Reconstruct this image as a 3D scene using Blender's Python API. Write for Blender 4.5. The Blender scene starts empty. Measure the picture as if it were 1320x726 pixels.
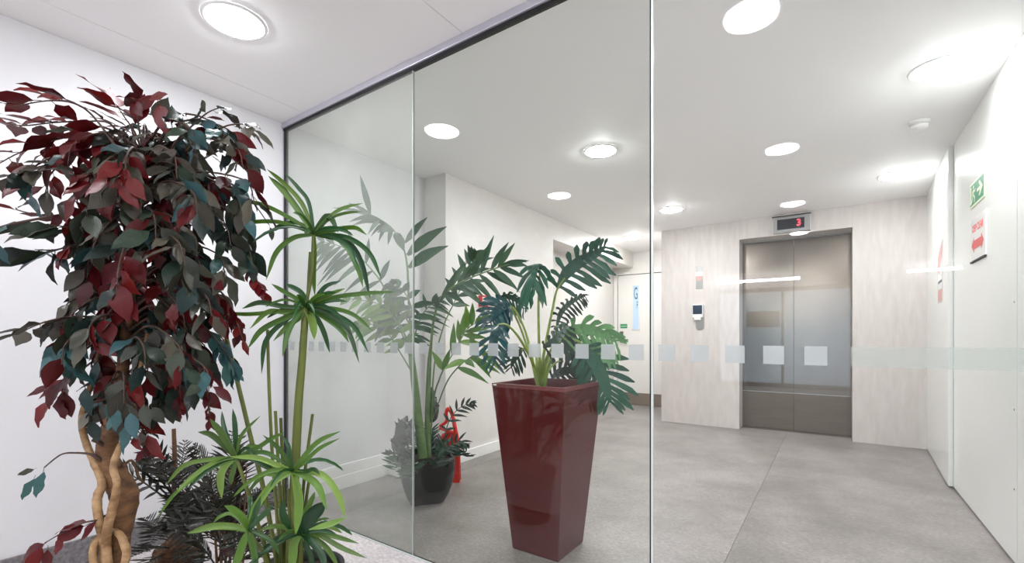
import bpy, bmesh, math, random
from mathutils import Vector as V, Matrix
SC = bpy.context.scene
COL = SC.collection

# ------------------------------------------------------------------ camera, world, exposure
CAM = V((0.0, 0.0, 1.06))
FPX, HZ = 594.0, 435.0
TH = math.atan(414.0 / 594.0)
FW = V((-math.sin(TH), math.cos(TH), 0)); RT = V((math.cos(TH), math.sin(TH), 0)); UP = V((0, 0, 1))
cd = bpy.data.cameras.new('camera'); cam = bpy.data.objects.new('camera', cd); COL.objects.link(cam)
cam.location = CAM; cam.rotation_euler = (math.radians(90), 0, TH)
cd.sensor_width = 36.0; cd.lens = FPX / 1320.0 * 36.0; cd.shift_y = (HZ - 363.0) / 1320.0
cd.clip_start = 0.02
SC.camera = cam
w = bpy.data.worlds.new('overcast_sky'); SC.world = w; w.use_nodes = True
bgn = w.node_tree.nodes['Background']; bgn.inputs[0].default_value = (0.60, 0.78, 1.0, 1); bgn.inputs[1].default_value = 1.1
SC.view_settings.view_transform = 'Standard'; SC.view_settings.look = 'None'
SC.view_settings.exposure = 1.74; SC.view_settings.gamma = 1.0; SC.view_settings.use_curve_mapping = False
LAMP = 66.0          # radiance of the round ceiling lamps
H = 2.4              # ceiling height
GY = 1.56            # plane of the glass partition
LX, RX = -2.83, 0.69 # left and right wall planes
LOBBY2 = -2.59       # face of the wall beyond the column
LIFT_Y = 5.80        # face of the lift wall

# ------------------------------------------------------------------ helpers
def P(u, v, d):
    """world point seen at pixel (u, v), d metres in front of the camera"""
    return CAM + FW * d + RT * ((u - 660.0) / FPX * d) + UP * ((HZ - v) / FPX * d)

def s2l(c):
    return tuple((x / 255.0 / 12.92 if x <= 10 else ((x / 255.0 + 0.055) / 1.055) ** 2.4) for x in c)

MATS = {}
def mat(name, rgb, rough=0.5, metal=0.0, rgb2=None, scale=6.0, stretch=(1, 1, 1), bump=0.0, bscale=None, detail=4.0,
        emit=0.0, spec=0.5, rand=None, trans=0.0, coat=0.0, contrast=(0.35, 0.65), rvar=0.0):
    m = bpy.data.materials.new(name); m.use_nodes = True
    nt = m.node_tree; N = nt.nodes; Lk = nt.links
    b = N['Principled BSDF']
    c1 = s2l(rgb) + (1,)
    b.inputs['Base Color'].default_value = c1; b.inputs['Roughness'].default_value = rough; b.inputs['Metallic'].default_value = metal
    b.inputs['Specular IOR Level'].default_value = spec
    b.inputs['Coat Weight'].default_value = coat; b.inputs['Coat Roughness'].default_value = 0.05
    tc = N.new('ShaderNodeTexCoord'); mp = N.new('ShaderNodeMapping'); mp.inputs['Scale'].default_value = stretch
    Lk.new(tc.outputs['Object'], mp.inputs['Vector'])
    col = None
    nz = N.new('ShaderNodeTexNoise'); nz.inputs['Scale'].default_value = scale; nz.inputs['Detail'].default_value = detail
    nz.inputs['Roughness'].default_value = 0.6
    Lk.new(mp.outputs[0], nz.inputs['Vector'])
    if rgb2:
        rp = N.new('ShaderNodeValToRGB'); rp.color_ramp.elements[0].position = contrast[0]; rp.color_ramp.elements[1].position = contrast[1]
        rp.color_ramp.elements[0].color = s2l(rgb2) + (1,); rp.color_ramp.elements[1].color = c1
        Lk.new(nz.outputs['Fac'], rp.inputs[0]); col = rp.outputs[0]
    if rand:
        oi = N.new('ShaderNodeObjectInfo'); ge = N.new('ShaderNodeNewGeometry')
        ad = N.new('ShaderNodeMath'); ad.operation = 'ADD'; fr = N.new('ShaderNodeMath'); fr.operation = 'FRACT'
        Lk.new(oi.outputs['Random'], ad.inputs[0]); Lk.new(ge.outputs['Random Per Island'], ad.inputs[1]); Lk.new(ad.outputs[0], fr.inputs[0])
        r2 = N.new('ShaderNodeValToRGB'); els = r2.color_ramp.elements
        while len(els) < len(rand): els.new(0.5)
        for i, c in enumerate(rand):
            els[i].position = i / (len(rand) - 1.0); els[i].color = s2l(c) + (1,)
        Lk.new(fr.outputs[0], r2.inputs[0])
        if col is None: col = r2.outputs[0]
        else:
            mx = N.new('ShaderNodeMix'); mx.data_type = 'RGBA'; mx.inputs[0].default_value = 0.6
            Lk.new(col, mx.inputs[6]); Lk.new(r2.outputs[0], mx.inputs[7]); col = mx.outputs[2]
    if col is not None: Lk.new(col, b.inputs['Base Color'])
    if rvar:
        mr = N.new('ShaderNodeMapRange'); mr.inputs[3].default_value = rough - rvar; mr.inputs[4].default_value = rough + rvar
        Lk.new(nz.outputs['Fac'], mr.inputs[0]); Lk.new(mr.outputs[0], b.inputs['Roughness'])
    if bump:
        n2 = nz
        if bscale:
            n2 = N.new('ShaderNodeTexNoise'); n2.inputs['Scale'].default_value = bscale; n2.inputs['Detail'].default_value = 3
            Lk.new(mp.outputs[0], n2.inputs['Vector'])
        bp = N.new('ShaderNodeBump'); bp.inputs['Strength'].default_value = bump; bp.inputs['Distance'].default_value = 0.01
        Lk.new(n2.outputs['Fac'], bp.inputs['Height']); Lk.new(bp.outputs[0], b.inputs['Normal'])
    if emit:
        b.inputs['Emission Color'].default_value = c1; b.inputs['Emission Strength'].default_value = emit
    if trans:
        tr = N.new('ShaderNodeBsdfTranslucent'); ms = N.new('ShaderNodeMixShader'); ms.inputs[0].default_value = trans
        if col is not None: Lk.new(col, tr.inputs[0])
        else: tr.inputs[0].default_value = c1
        Lk.new(b.outputs[0], ms.inputs[1]); Lk.new(tr.outputs[0], ms.inputs[2]); Lk.new(ms.outputs[0], N['Material Output'].inputs[0])
    MATS[name] = m
    return m

def glass_mat(name, tint, veil, vcol=(225, 228, 222)):
    """thin clear glass: transmits with a slight tint, mirrors by angle; veil = share of dust / film on the surface"""
    m = bpy.data.materials.new(name); m.use_nodes = True; nt = m.node_tree; N = nt.nodes; Lk = nt.links
    N.remove(N['Principled BSDF'])
    tr = N.new('ShaderNodeBsdfTransparent'); tr.inputs[0].default_value = tint + (1,)
    gl = N.new('ShaderNodeBsdfGlossy'); gl.inputs['Roughness'].default_value = 0.0; gl.inputs[0].default_value = (1, 1, 1, 1)
    lw = N.new('ShaderNodeLayerWeight'); lw.inputs[0].default_value = 0.5
    pw = N.new('ShaderNodeMath'); pw.operation = 'POWER'; pw.inputs[1].default_value = 5.0
    ma = N.new('ShaderNodeMath'); ma.operation = 'MULTIPLY_ADD'; ma.inputs[1].default_value = 0.97; ma.inputs[2].default_value = 0.018
    Lk.new(lw.outputs['Facing'], pw.inputs[0]); Lk.new(pw.outputs[0], ma.inputs[0])
    mx = N.new('ShaderNodeMixShader'); Lk.new(ma.outputs[0], mx.inputs[0]); Lk.new(tr.outputs[0], mx.inputs[1]); Lk.new(gl.outputs[0], mx.inputs[2])
    out = mx
    if veil:
        df = N.new('ShaderNodeBsdfDiffuse'); df.inputs[0].default_value = s2l(vcol) + (1,)
        tl = N.new('ShaderNodeBsdfTranslucent'); tl.inputs[0].default_value = s2l(vcol) + (1,)
        dm = N.new('ShaderNodeMixShader'); dm.inputs[0].default_value = 0.5; Lk.new(df.outputs[0], dm.inputs[1]); Lk.new(tl.outputs[0], dm.inputs[2])
        m2 = N.new('ShaderNodeMixShader'); m2.inputs[0].default_value = veil
        if veil < 0.5:
            tc = N.new('ShaderNodeTexCoord'); nz = N.new('ShaderNodeTexNoise'); nz.inputs['Scale'].default_value = 2.2; nz.inputs['Detail'].default_value = 6
            mr = N.new('ShaderNodeMapRange'); mr.inputs[1].default_value = 0.3; mr.inputs[2].default_value = 0.7
            mr.inputs[3].default_value = veil * 0.75; mr.inputs[4].default_value = veil * 1.25
            Lk.new(tc.outputs['Object'], nz.inputs['Vector']); Lk.new(nz.outputs['Fac'], mr.inputs[0]); Lk.new(mr.outputs[0], m2.inputs[0])
        Lk.new(mx.outputs[0], m2.inputs[1]); Lk.new(dm.outputs[0], m2.inputs[2]); out = m2
    Lk.new(out.outputs[0], N['Material Output'].inputs[0])
    MATS[name] = m
    return m

def sm(pts, n=4):
    """Catmull-Rom smoothing of a list of points / tuples"""
    pts = [V(p) for p in pts]
    if len(pts) < 3: return [pts[0].lerp(pts[-1], i / (n * 1.0)) for i in range(n + 1)]
    q = [pts[0] * 2 - pts[1]] + pts + [pts[-1] * 2 - pts[-2]]
    out = []
    for i in range(1, len(q) - 2):
        a, b, c, d = q[i - 1], q[i], q[i + 1], q[i + 2]
        for k in range(n):
            t = k / n
            out.append(0.5 * ((2 * b) + (c - a) * t + (2 * a - 5 * b + 4 * c - d) * t * t + (3 * b - a - 3 * c + d) * t ** 3))
    out.append(pts[-1].copy())
    return out

def interp(vals, t):
    x = t * (len(vals) - 1); i = min(int(x), len(vals) - 2); f = x - i
    return vals[i] * (1 - f) + vals[i + 1] * f

class MB:
    def __init__(s): s.v = []; s.f = []; s.mi = []; s.sm = []
    def add(s, vs, fs, mi=0, smooth=False):
        o = len(s.v); s.v += [tuple(x) for x in vs]
        for f in fs: s.f.append([i + o for i in f]); s.mi.append(mi); s.sm.append(smooth)
    def box(s, a, b, mi=0):
        x0, y0, z0 = a; x1, y1, z1 = b
        vs = [(x0,y0,z0),(x1,y0,z0),(x1,y1,z0),(x0,y1,z0),(x0,y0,z1),(x1,y0,z1),(x1,y1,z1),(x0,y1,z1)]
        s.add(vs, [(0,3,2,1),(4,5,6,7),(0,1,5,4),(1,2,6,5),(2,3,7,6),(3,0,4,7)], mi)
    def bevbox(s, a, b, r=0.004, mi=0):
        bm = bmesh.new(); bmesh.ops.create_cube(bm, size=1)
        for v in bm.verts:
            v.co = V(((a[0]+b[0])/2 + v.co.x*(b[0]-a[0]), (a[1]+b[1])/2 + v.co.y*(b[1]-a[1]), (a[2]+b[2])/2 + v.co.z*(b[2]-a[2])))
        bmesh.ops.bevel(bm, geom=bm.edges[:], offset=r, segments=2, affect='EDGES', profile=0.5)
        bm.verts.index_update()
        s.add([v.co[:] for v in bm.verts], [[v.index for v in f.verts] for f in bm.faces], mi); bm.free()
    def tube(s, pts, rad, sides=8, mi=0, cap=True, wob=0.0, rng=None):
        pts = [V(p) for p in pts]; n = len(pts)
        if not isinstance(rad, (list, tuple)): rad = [rad]
        rad = [interp(list(rad), i / (n - 1.0)) if len(rad) > 1 else rad[0] for i in range(n)]
        T = [(pts[min(i+1, n-1)] - pts[max(i-1, 0)]).normalized() for i in range(n)]
        a = V((0, 0, 1)) if abs(T[0].z) < 0.9 else V((1, 0, 0))
        N0 = T[0].cross(a).normalized(); vs = []
        for i in range(n):
            N0 = (N0 - T[i] * N0.dot(T[i])).normalized(); B = T[i].cross(N0)
            for k in range(sides):
                an = 2 * math.pi * k / sides
                r = rad[i] * (1 + (rng.uniform(-wob, wob) if wob else 0))
                vs.append(pts[i] + (N0 * math.cos(an) + B * math.sin(an)) * r)
        fs = [(i*sides+k, i*sides+(k+1)%sides, (i+1)*sides+(k+1)%sides, (i+1)*sides+k) for i in range(n-1) for k in range(sides)]
        s.add(vs, fs, mi, True)
        if cap:
            s.add([vs[k] for k in range(sides)], [tuple(range(sides))[::-1]], mi); s.add([vs[(n-1)*sides+k] for k in range(sides)], [tuple(range(sides))], mi)
    def ribbon(s, pts, widths, roll=0.0, fold=0.12, mi=0, ref=None):
        """leaf blade along pts; width direction across the line of sight unless ref (normal) is given, turned by roll"""
        pts = [V(p) for p in pts]; n = len(pts); vs = []; prev = None
        for i, p in enumerate(pts):
            T = (pts[min(i+1, n-1)] - pts[max(i-1, 0)]).normalized()
            R = ref if ref is not None else (CAM - p).normalized()
            W = T.cross(R)
            if W.length < 1e-3: W = prev or V((1, 0, 0))
            W.normalize(); W.rotate(Matrix.Rotation(roll, 3, T))
            if prev and W.dot(prev) < 0: W = -W
            prev = W.copy(); Nn = W.cross(T).normalized()
            wd = interp(list(widths), i / (n - 1.0)) / 2
            vs += [p - W * wd + Nn * wd * fold * 2, p, p + W * wd + Nn * wd * fold * 2]
        fs = []
        for i in range(n - 1):
            a = i * 3; fs += [(a, a+1, a+4, a+3), (a+1, a+2, a+5, a+4)]
        s.add(vs, fs, mi, True)
    def lathe(s, c, prof, n=32, mi=0, smooth=True):
        c = V(c); vs = []
        for r, z in prof:
            for k in range(n):
                an = 2 * math.pi * k / n; vs.append((c.x + r * math.cos(an), c.y + r * math.sin(an), c.z + z))
        fs = [(i*n+k, i*n+(k+1)%n, (i+1)*n+(k+1)%n, (i+1)*n+k) for i in range(len(prof)-1) for k in range(n)]
        s.add(vs, fs, mi, smooth)
    def frustum(s, rings, mi=0, smooth=False):
        """rings: lists of points of equal length, joined one to the next"""
        k = len(rings[0]); vs = [p for r in rings for p in r]
        s.add(vs, [(i*k+j, i*k+(j+1)%k, (i+1)*k+(j+1)%k, (i+1)*k+j) for i in range(len(rings)-1) for j in range(k)], mi, smooth)
    def prism(s, poly, o, r, u, nrm, th, mi=0):
        o = V(o); r = V(r); u = V(u); nrm = V(nrm); k = len(poly)
        a = [o + r * x + u * y for x, y in poly]; b = [p + nrm * th for p in a]
        s.add(a + b, [tuple(range(k))[::-1], tuple(range(k, 2*k))] + [(i, (i+1) % k, (i+1) % k + k, i + k) for i in range(k)], mi)
    def build(s, name, m, parent=None, origin=None):
        me = bpy.data.meshes.new(name)
        org = V(origin) if origin is not None else (parent_world(parent) if parent else V((0, 0, 0)))
        me.from_pydata([tuple(V(x) - org) for x in s.v], [], s.f)
        for x in (m if isinstance(m, (list, tuple)) else [m]): me.materials.append(MATS[x] if isinstance(x, str) else x)
        me.polygons.foreach_set('material_index', s.mi); me.polygons.foreach_set('use_smooth', s.sm); me.update()
        o = bpy.data.objects.new(name, me); COL.objects.link(o)
        if parent: o.parent = parent; o.location = org - parent_world(parent)
        else: o.location = org
        o['_w'] = list(org)
        return o

def parent_world(o): return V(o['_w'])
def thing(name, label, cat, loc, group=None):
    o = bpy.data.objects.new(name, None); COL.objects.link(o); o.location = loc; o['_w'] = list(loc)
    o.empty_display_size = 0.1
    o['label'] = label; o['category'] = cat
    if group: o['group'] = group
    return o
def tag(o, label, cat, group=None):
    o['label'] = label; o['category'] = cat
    if group: o['group'] = group
    return o
def struct(o, label=None, cat=None):
    o['kind'] = 'structure'
    if label: o['label'] = label
    if cat: o['category'] = cat
    return o
def boxobj(name, a, b, m, parent=None, bev=0):
    mb = MB()
    if bev: mb.bevbox(a, b, bev)
    else: mb.box(a, b)
    return mb.build(name, m, parent, origin=((a[0]+b[0])/2, (a[1]+b[1])/2, min(a[2], b[2])))
def text(mb, s, size, o, r, u, th=0.0008, mi=0, align='CENTER', sx=1.0):
    """letters as thin solid glyphs in the plane (o; r, u)"""
    c = bpy.data.curves.new('lettering', 'FONT'); c.body = s; c.size = size; c.align_x = align; c.align_y = 'CENTER'; c.extrude = th; c.resolution_u = 3
    ob = bpy.data.objects.new('lettering', c); COL.objects.link(ob)
    dg = bpy.context.evaluated_depsgraph_get(); me = ob.evaluated_get(dg).to_mesh()
    r = V(r); u = V(u); n = r.cross(u); o = V(o)
    mb.add([o + r * (v.co.x * sx) + u * v.co.y + n * v.co.z for v in me.vertices], [list(p.vertices) for p in me.polygons], mi)
    ob.evaluated_get(dg).to_mesh_clear(); bpy.data.objects.remove(ob); bpy.data.curves.remove(c)

# ------------------------------------------------------------------ materials
mat('white_paint', (222, 221, 223), 0.45, rgb2=(218, 217, 219), scale=1.5, bump=0.03, bscale=90)
mat('white_paint_satin', (230, 226, 222), 0.42, rgb2=(222, 217, 213), scale=3.0, bump=0.05, bscale=30, detail=8)
mat('lobby_paint', (214, 216, 214), 0.4, rgb2=(208, 210, 208), scale=1.2, bump=0.02, bscale=70)
mat('ceiling_paint', (250, 249, 248), 0.6, rgb2=(248, 247, 246), scale=1.0)
mat('ceiling_panel', (243, 240, 239), 0.5, rgb2=(241, 238, 237), scale=0.8)
mat('joint_dark', (120, 118, 118), 0.8)
mat('gap_black', (28, 28, 26), 0.8)
mat('alcove_paint', (222, 217, 212), 0.22, rgb2=(216, 211, 206), scale=1.2)
mat('skirting_white', (240, 238, 236), 0.35)
mat('skirting_stone', (132, 128, 129), 0.6, rgb2=(92, 88, 90), scale=60, bump=0.1, detail=8)
mat('gloss_panel', (238, 239, 235), 0.2, rgb2=(233, 235, 230), scale=0.8)
mat('lift_concrete', (216, 209, 204), 0.6, rgb2=(198, 190, 184), scale=4.0, stretch=(5, 5, 1.1), detail=12, bump=0.05, bscale=40, contrast=(0.25, 0.75))
mat('steel', (126, 117, 108), 0.22, metal=1.0, rgb2=(120, 112, 103), scale=2.0, stretch=(40, 1, 1), detail=3)
mat('steel_kick', (118, 107, 94), 0.4, metal=1.0, rgb2=(108, 98, 86), scale=3.0, stretch=(1, 1, 20), detail=5)
mat('steel_plain', (168, 168, 166), 0.35, metal=0.9)
mat('alu', (196, 194, 204), 0.35, metal=0.5)
mat('black_rubber', (14, 14, 15), 0.5)
mat('seal_white', (205, 212, 208), 0.25)
mat('door_white', (238, 234, 229), 0.4, rgb2=(234, 230, 225), scale=2)
mat('kick_brown', (142, 128, 116), 0.35, metal=0.5)
mat('bronze', (112, 98, 88), 0.4, metal=0.6)
mat('frosted_blue', (205, 224, 242), 0.4, rgb2=(186, 212, 238), scale=2)
mat('ink_blue', (70, 92, 112), 0.5)
mat('lamp', (249, 251, 255), 0.5, emit=LAMP)
mat('lamp_side', (249, 251, 255), 0.5, emit=LAMP * 0.6)
mat('lamp_front', (249, 251, 255), 0.5, emit=LAMP * 0.78)
mat('tube_lamp', (255, 255, 255), 0.5, emit=26.0)
mat('lamp_trim', (236, 236, 234), 0.3)
mat('plastic_white', (232, 231, 228), 0.35)
mat('sign_green', (20, 140, 92), 0.5)
mat('sign_glow', (232, 240, 205), 0.5)
mat('sign_red', (222, 96, 92), 0.5)
mat('sign_red_pale', (222, 160, 154), 0.5)
mat('display_black', (22, 26, 38), 0.15)
mat('digit_red', (255, 45, 60), 0.5, emit=1.2)
mat('screen_blue', (22, 48, 70), 0.1)
mat('red_plastic', (236, 34, 18), 0.35)
mat('call_red', (205, 32, 46), 0.35)
mat('planter_lacquer', (80, 4, 9), 0.05, rgb2=(73, 4, 8), scale=4, spec=0.35)
mat('planter_rim', (112, 48, 50), 0.3, rgb2=(96, 36, 40), scale=8)
mat('pot_black', (20, 22, 24), 0.18, spec=0.55)
mat('pot_matte', (24, 24, 26), 0.45)
mat('soil', (46, 32, 24), 0.95, rgb2=(24, 17, 13), scale=40, bump=0.8, bscale=60)
mat('coir', (104, 70, 44), 0.95, rgb2=(48, 30, 20), scale=40, stretch=(1, 1, 4), bump=0.8)
mat('black_bag', (46, 48, 50), 0.16, rgb2=(22, 23, 25), scale=6, spec=0.8)
mat('bark', (128, 90, 54), 0.7, rgb2=(74, 48, 30), scale=18, stretch=(1, 1, 2.2), bump=0.5, detail=8)
mat('vine_bark', (184, 150, 108), 0.6, rgb2=(122, 88, 54), scale=20, stretch=(1, 1, 1.6), bump=0.3, detail=8)
mat('twig', (74, 52, 42), 0.7)
mat('leaf_red', (84, 14, 18), 0.38, spec=0.3, rand=[(58, 8, 12), (96, 16, 20), (70, 10, 18), (112, 26, 24), (48, 6, 10)], trans=0.12, bump=0.15, bscale=30)
mat('leaf_green', (38, 52, 44), 0.36, spec=0.3, rand=[(26, 40, 34), (44, 60, 46), (58, 58, 46), (24, 46, 44), (48, 44, 36)], trans=0.08, bump=0.15, bscale=30)
mat('leaf_teal', (48, 86, 88), 0.38, spec=0.3, rand=[(34, 66, 68), (54, 88, 90), (42, 78, 72), (68, 104, 110), (30, 56, 56)], trans=0.1, bump=0.15, bscale=30)
mat('leaf_olive', (84, 78, 66), 0.33, spec=0.3, rand=[(58, 54, 44), (82, 78, 66), (48, 45, 36), (104, 100, 88), (62, 56, 47)], trans=0.06, bump=0.15, bscale=30)
mat('strap', (70, 106, 38), 0.36, rand=[(36, 72, 26), (84, 120, 40), (56, 96, 30), (98, 128, 52), (34, 66, 24)], trans=0.18, bump=0.1, bscale=40)
mat('strap_light', (112, 148, 58), 0.36, rand=[(104, 142, 50), (130, 160, 76), (88, 128, 42)], trans=0.2, bump=0.1, bscale=40)
mat('strap_dark', (32, 76, 38), 0.33, rand=[(22, 60, 30), (42, 88, 42), (28, 70, 28)], trans=0.12, bump=0.1, bscale=40)
mat('green_stem', (104, 112, 44), 0.5, rgb2=(72, 82, 30), scale=20, stretch=(1, 1, 0.2))
mat('palm_dark', (28, 32, 20), 0.4, rand=[(18, 22, 14), (34, 40, 24), (26, 26, 18), (46, 42, 30)])
mat('palm_red', (72, 26, 26), 0.45, rand=[(60, 20, 22), (84, 34, 30)])
mat('palm_stem', (120, 84, 56), 0.7, rgb2=(80, 54, 36), scale=20)
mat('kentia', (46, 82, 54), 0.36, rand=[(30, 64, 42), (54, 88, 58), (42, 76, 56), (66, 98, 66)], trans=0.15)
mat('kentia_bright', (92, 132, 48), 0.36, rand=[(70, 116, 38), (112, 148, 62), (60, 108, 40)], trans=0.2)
mat('kentia_stem', (104, 130, 78), 0.5, rgb2=(78, 104, 60), scale=12)
mat('philo', (32, 82, 66), 0.3, rand=[(20, 66, 56), (42, 94, 72), (28, 76, 56)], trans=0.12)
mat('philo_teal', (8, 66, 70), 0.2, rand=[(6, 54, 60), (12, 80, 84)], trans=0.1, spec=0.7)
mat('philo_light', (96, 144, 92), 0.35, rand=[(84, 136, 84), (112, 158, 104)], trans=0.2)
mat('philo_dark', (28, 56, 44), 0.36, rand=[(22, 48, 38), (36, 66, 52)], trans=0.1)
mat('philo_stem', (136, 152, 66), 0.45, rgb2=(112, 132, 54), scale=10)
mat('poster_brown', (120, 92, 84), 0.5)
mat('mullion', (70, 76, 84), 0.4, metal=0.3)
glass_mat('glass_film', (0.97, 0.985, 0.97), 0.14)
glass_mat('glass_mid', (0.968, 0.98, 0.966), 0.008)
glass_mat('glass_right', (0.99, 0.995, 0.99), 0.008)
glass_mat('vinyl', (0.97, 0.98, 0.98), 0.6, (203, 207, 207))
glass_mat('vinyl_strip', (0.96, 0.98, 0.97), 0.3, (200, 204, 200))
glass_mat('clear_bag', (0.55, 0.58, 0.6), 0.10, (120, 124, 126))

# floor: worn vinyl / stone with fine pale flecks
def floor_mat(name, ca, cb, cc, rough):
    m = bpy.data.materials.new(name); m.use_nodes = True; nt = m.node_tree; N = nt.nodes; Lk = nt.links; b = N['Principled BSDF']
    tc = N.new('ShaderNodeTexCoord')
    def noise(sc, st, det, rot=0.5):
        mp = N.new('ShaderNodeMapping'); mp.inputs['Scale'].default_value = st; mp.inputs['Rotation'].default_value = (0, 0, rot); Lk.new(tc.outputs['Object'], mp.inputs[0])
        n = N.new('ShaderNodeTexNoise'); n.inputs['Scale'].default_value = sc; n.inputs['Detail'].default_value = det; n.inputs['Roughness'].default_value = 0.65
        Lk.new(mp.outputs[0], n.inputs[0]); return n
    n1 = noise(1.6, (1, 1, 1), 6); n2 = noise(55, (1, 1.5, 1), 8); n3 = noise(17, (1, 2.2, 1), 12, 0.35)
    r1 = N.new('ShaderNodeValToRGB'); r1.color_ramp.elements[0].position = 0.36; r1.color_ramp.elements[1].position = 0.64
    r1.color_ramp.elements[0].color = s2l(cb) + (1,); r1.color_ramp.elements[1].color = s2l(ca) + (1,)
    Lk.new(n1.outputs['Fac'], r1.inputs[0])
    r2 = N.new('ShaderNodeValToRGB'); r2.color_ramp.elements[0].position = 0.3; r2.color_ramp.elements[1].position = 0.72
    r2.color_ramp.elements[0].color = (0.62, 0.62, 0.62, 1); r2.color_ramp.elements[1].color = (1.22, 1.22, 1.22, 1); Lk.new(n2.outputs['Fac'], r2.inputs[0])
    mu = N.new('ShaderNodeMix'); mu.data_type = 'RGBA'; mu.blend_type = 'MULTIPLY'; mu.inputs[0].default_value = 1.0
    Lk.new(r1.outputs[0], mu.inputs[6]); Lk.new(r2.outputs[0], mu.inputs[7])
    r3 = N.new('ShaderNodeValToRGB'); r3.color_ramp.elements[0].position = 0.62; r3.color_ramp.elements[1].position = 0.80
    r3.color_ramp.elements[0].color = (0, 0, 0, 1); r3.color_ramp.elements[1].color = (1, 1, 1, 1); Lk.new(n3.outputs['Fac'], r3.inputs[0])
    mx = N.new('ShaderNodeMix'); mx.data_type = 'RGBA'; mx.inputs[7].default_value = s2l(cc) + (1,)
    Lk.new(r3.outputs[0], mx.inputs[0]); Lk.new(mu.outputs[2], mx.inputs[6]); Lk.new(mx.outputs[2], b.inputs['Base Color'])
    mr = N.new('ShaderNodeMapRange'); mr.inputs[3].default_value = rough - 0.08; mr.inputs[4].default_value = rough + 0.12
    Lk.new(n2.outputs['Fac'], mr.inputs[0]); Lk.new(mr.outputs[0], b.inputs['Roughness'])
    bp = N.new('ShaderNodeBump'); bp.inputs['Strength'].default_value = 0.08; bp.inputs['Distance'].default_value = 0.005
    Lk.new(n2.outputs['Fac'], bp.inputs['Height']); Lk.new(bp.outputs[0], b.inputs['Normal'])
    MATS[name] = m
floor_mat('lobby_floor', (158, 151, 147), (126, 121, 115), (206, 200, 190), 0.42)
floor_mat('room_floor', (216, 208, 207), (202, 194, 194), (232, 226, 224), 0.5)

# ------------------------------------------------------------------ the shell
BACK = -8.0
EX = 3.3
# floors
lf = struct(boxobj('floor', (-3.2, GY, -0.12), (EX, 7.3, -0.003), 'gap_black'))
jx = -0.42
edges = [-3.0, jx - 2.0, jx, RX + 0.13]
for i in range(3):
    boxobj('floor_sheet', (edges[i] + 0.001, GY + 0.012, -0.003), (edges[i+1] - 0.001, 7.2, 0.0), 'lobby_floor', lf)
struct(boxobj('floor', (-3.2, BACK - 0.3, -0.12), (EX + 0.1, GY, 0.0), 'room_floor'))
# ceilings
struct(boxobj('ceiling', (-3.2, GY + 0.0, H), (EX, 7.3, H + 0.15), 'ceiling_paint'))
cb = struct(boxobj('ceiling', (-3.2, BACK - 0.3, H + 0.02), (EX + 0.1, GY, H + 0.15), 'joint_dark'))
xs = [LX, -2.585, -1.338, -0.09, 1.158, 2.406, EX]
ys = [BACK, -4.6, -1.6, GY - 0.0]
for i in range(6):
    for j in range(3):
        boxobj('ceiling_panel', (xs[i] + 0.0015, ys[j] + 0.0015, H), (xs[i+1] - 0.0015, ys[j+1] - 0.0015, H + 0.02), 'ceiling_panel', cb)
# walls
wl = struct(boxobj('wall_left', (LX - 0.25, BACK - 0.3, -0.05), (LX, 2.77, H + 0.1), 'white_paint'))
mb = MB(); mb.box((LX - 0.25, 2.77, -0.05), (LOBBY2, 4.527, H + 0.1)); mb.box((LX - 0.25, 4.527, 2.165), (LOBBY2, 7.07, H + 0.1))
struct(mb.build('wall_left', 'white_paint_satin'))
struct(boxobj('wall_left', (-3.15, 4.527, -0.05), (-2.91, 7.07, 2.165), 'alcove_paint'))
struct(boxobj('wall_back', (-3.15, 7.07, -0.05), (-1.2, 7.3, H + 0.1), 'door_white'))
# lift wall: clad in tall panels
wb = struct(boxobj('wall_back', (-1.70, 6.6, -0.05), (1.0, 7.07, H + 0.1), 'gap_black'))
boxobj('wall_panel', (-1.779, LIFT_Y + 0.05, 0.002), (-0.887, 7.07, H), 'lift_concrete', wb)
boxobj('wall_panel', (-0.886, LIFT_Y, 2.177), (0.160, 6.6, H), 'lift_concrete', wb)
boxobj('wall_panel', (0.161, LIFT_Y, 0.002), (0.78, 6.6, H), 'lift_concrete', wb)
boxobj('door_head', (-0.887, 6.05, 2.168), (0.161, 6.1, 2.19), 'steel_plain', wb)
boxobj('door_sill', (-0.887, 6.02, -0.002), (0.161, 6.2, 0.004), 'steel_kick', wb)
# right wall: glossy white panels
wr = struct(boxobj('wall_right', (RX + 0.062, GY + 0.1, -0.05), (RX + 0.25, 6.6, H + 0.1), 'gap_black'))
boxobj('wall_panel', (RX, GY - 0.01, 0.016), (RX + 0.028, 3.046, H), 'gloss_panel', wr)
boxobj('wall_panel', (RX, 3.052, 0.016), (RX + 0.028, 4.40, H), 'gloss_panel', wr)
mb = MB(); mb.frustum([[V((0.664, 4.41, z)), V((0.725, 5.81, z)), V((0.75, 5.81, z)), V((0.69, 4.41, z))] for z in (0.016, H)])
mb.add([(0.664, 4.41, 0.016), (0.725, 5.81, 0.016), (0.75, 5.81, 0.016), (0.69, 4.41, 0.016)], [(0, 1, 2, 3)])
mb.build('access_panel', 'gloss_panel', wr)
for z in (0.35, 0.72, 1.22, 1.95): boxobj('screw_head', (RX - 0.0015, 3.085, z), (RX, 3.093, z + 0.008), 'bronze', wr)
struct(boxobj('wall_right', (EX, BACK - 0.3, -0.05), (EX + 0.2, GY + 0.2, H + 0.1), 'white_paint'))
struct(boxobj('wall_front', (RX + 0.03, GY, -0.05), (EX, GY + 0.15, H + 0.1), 'white_paint'))
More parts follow.
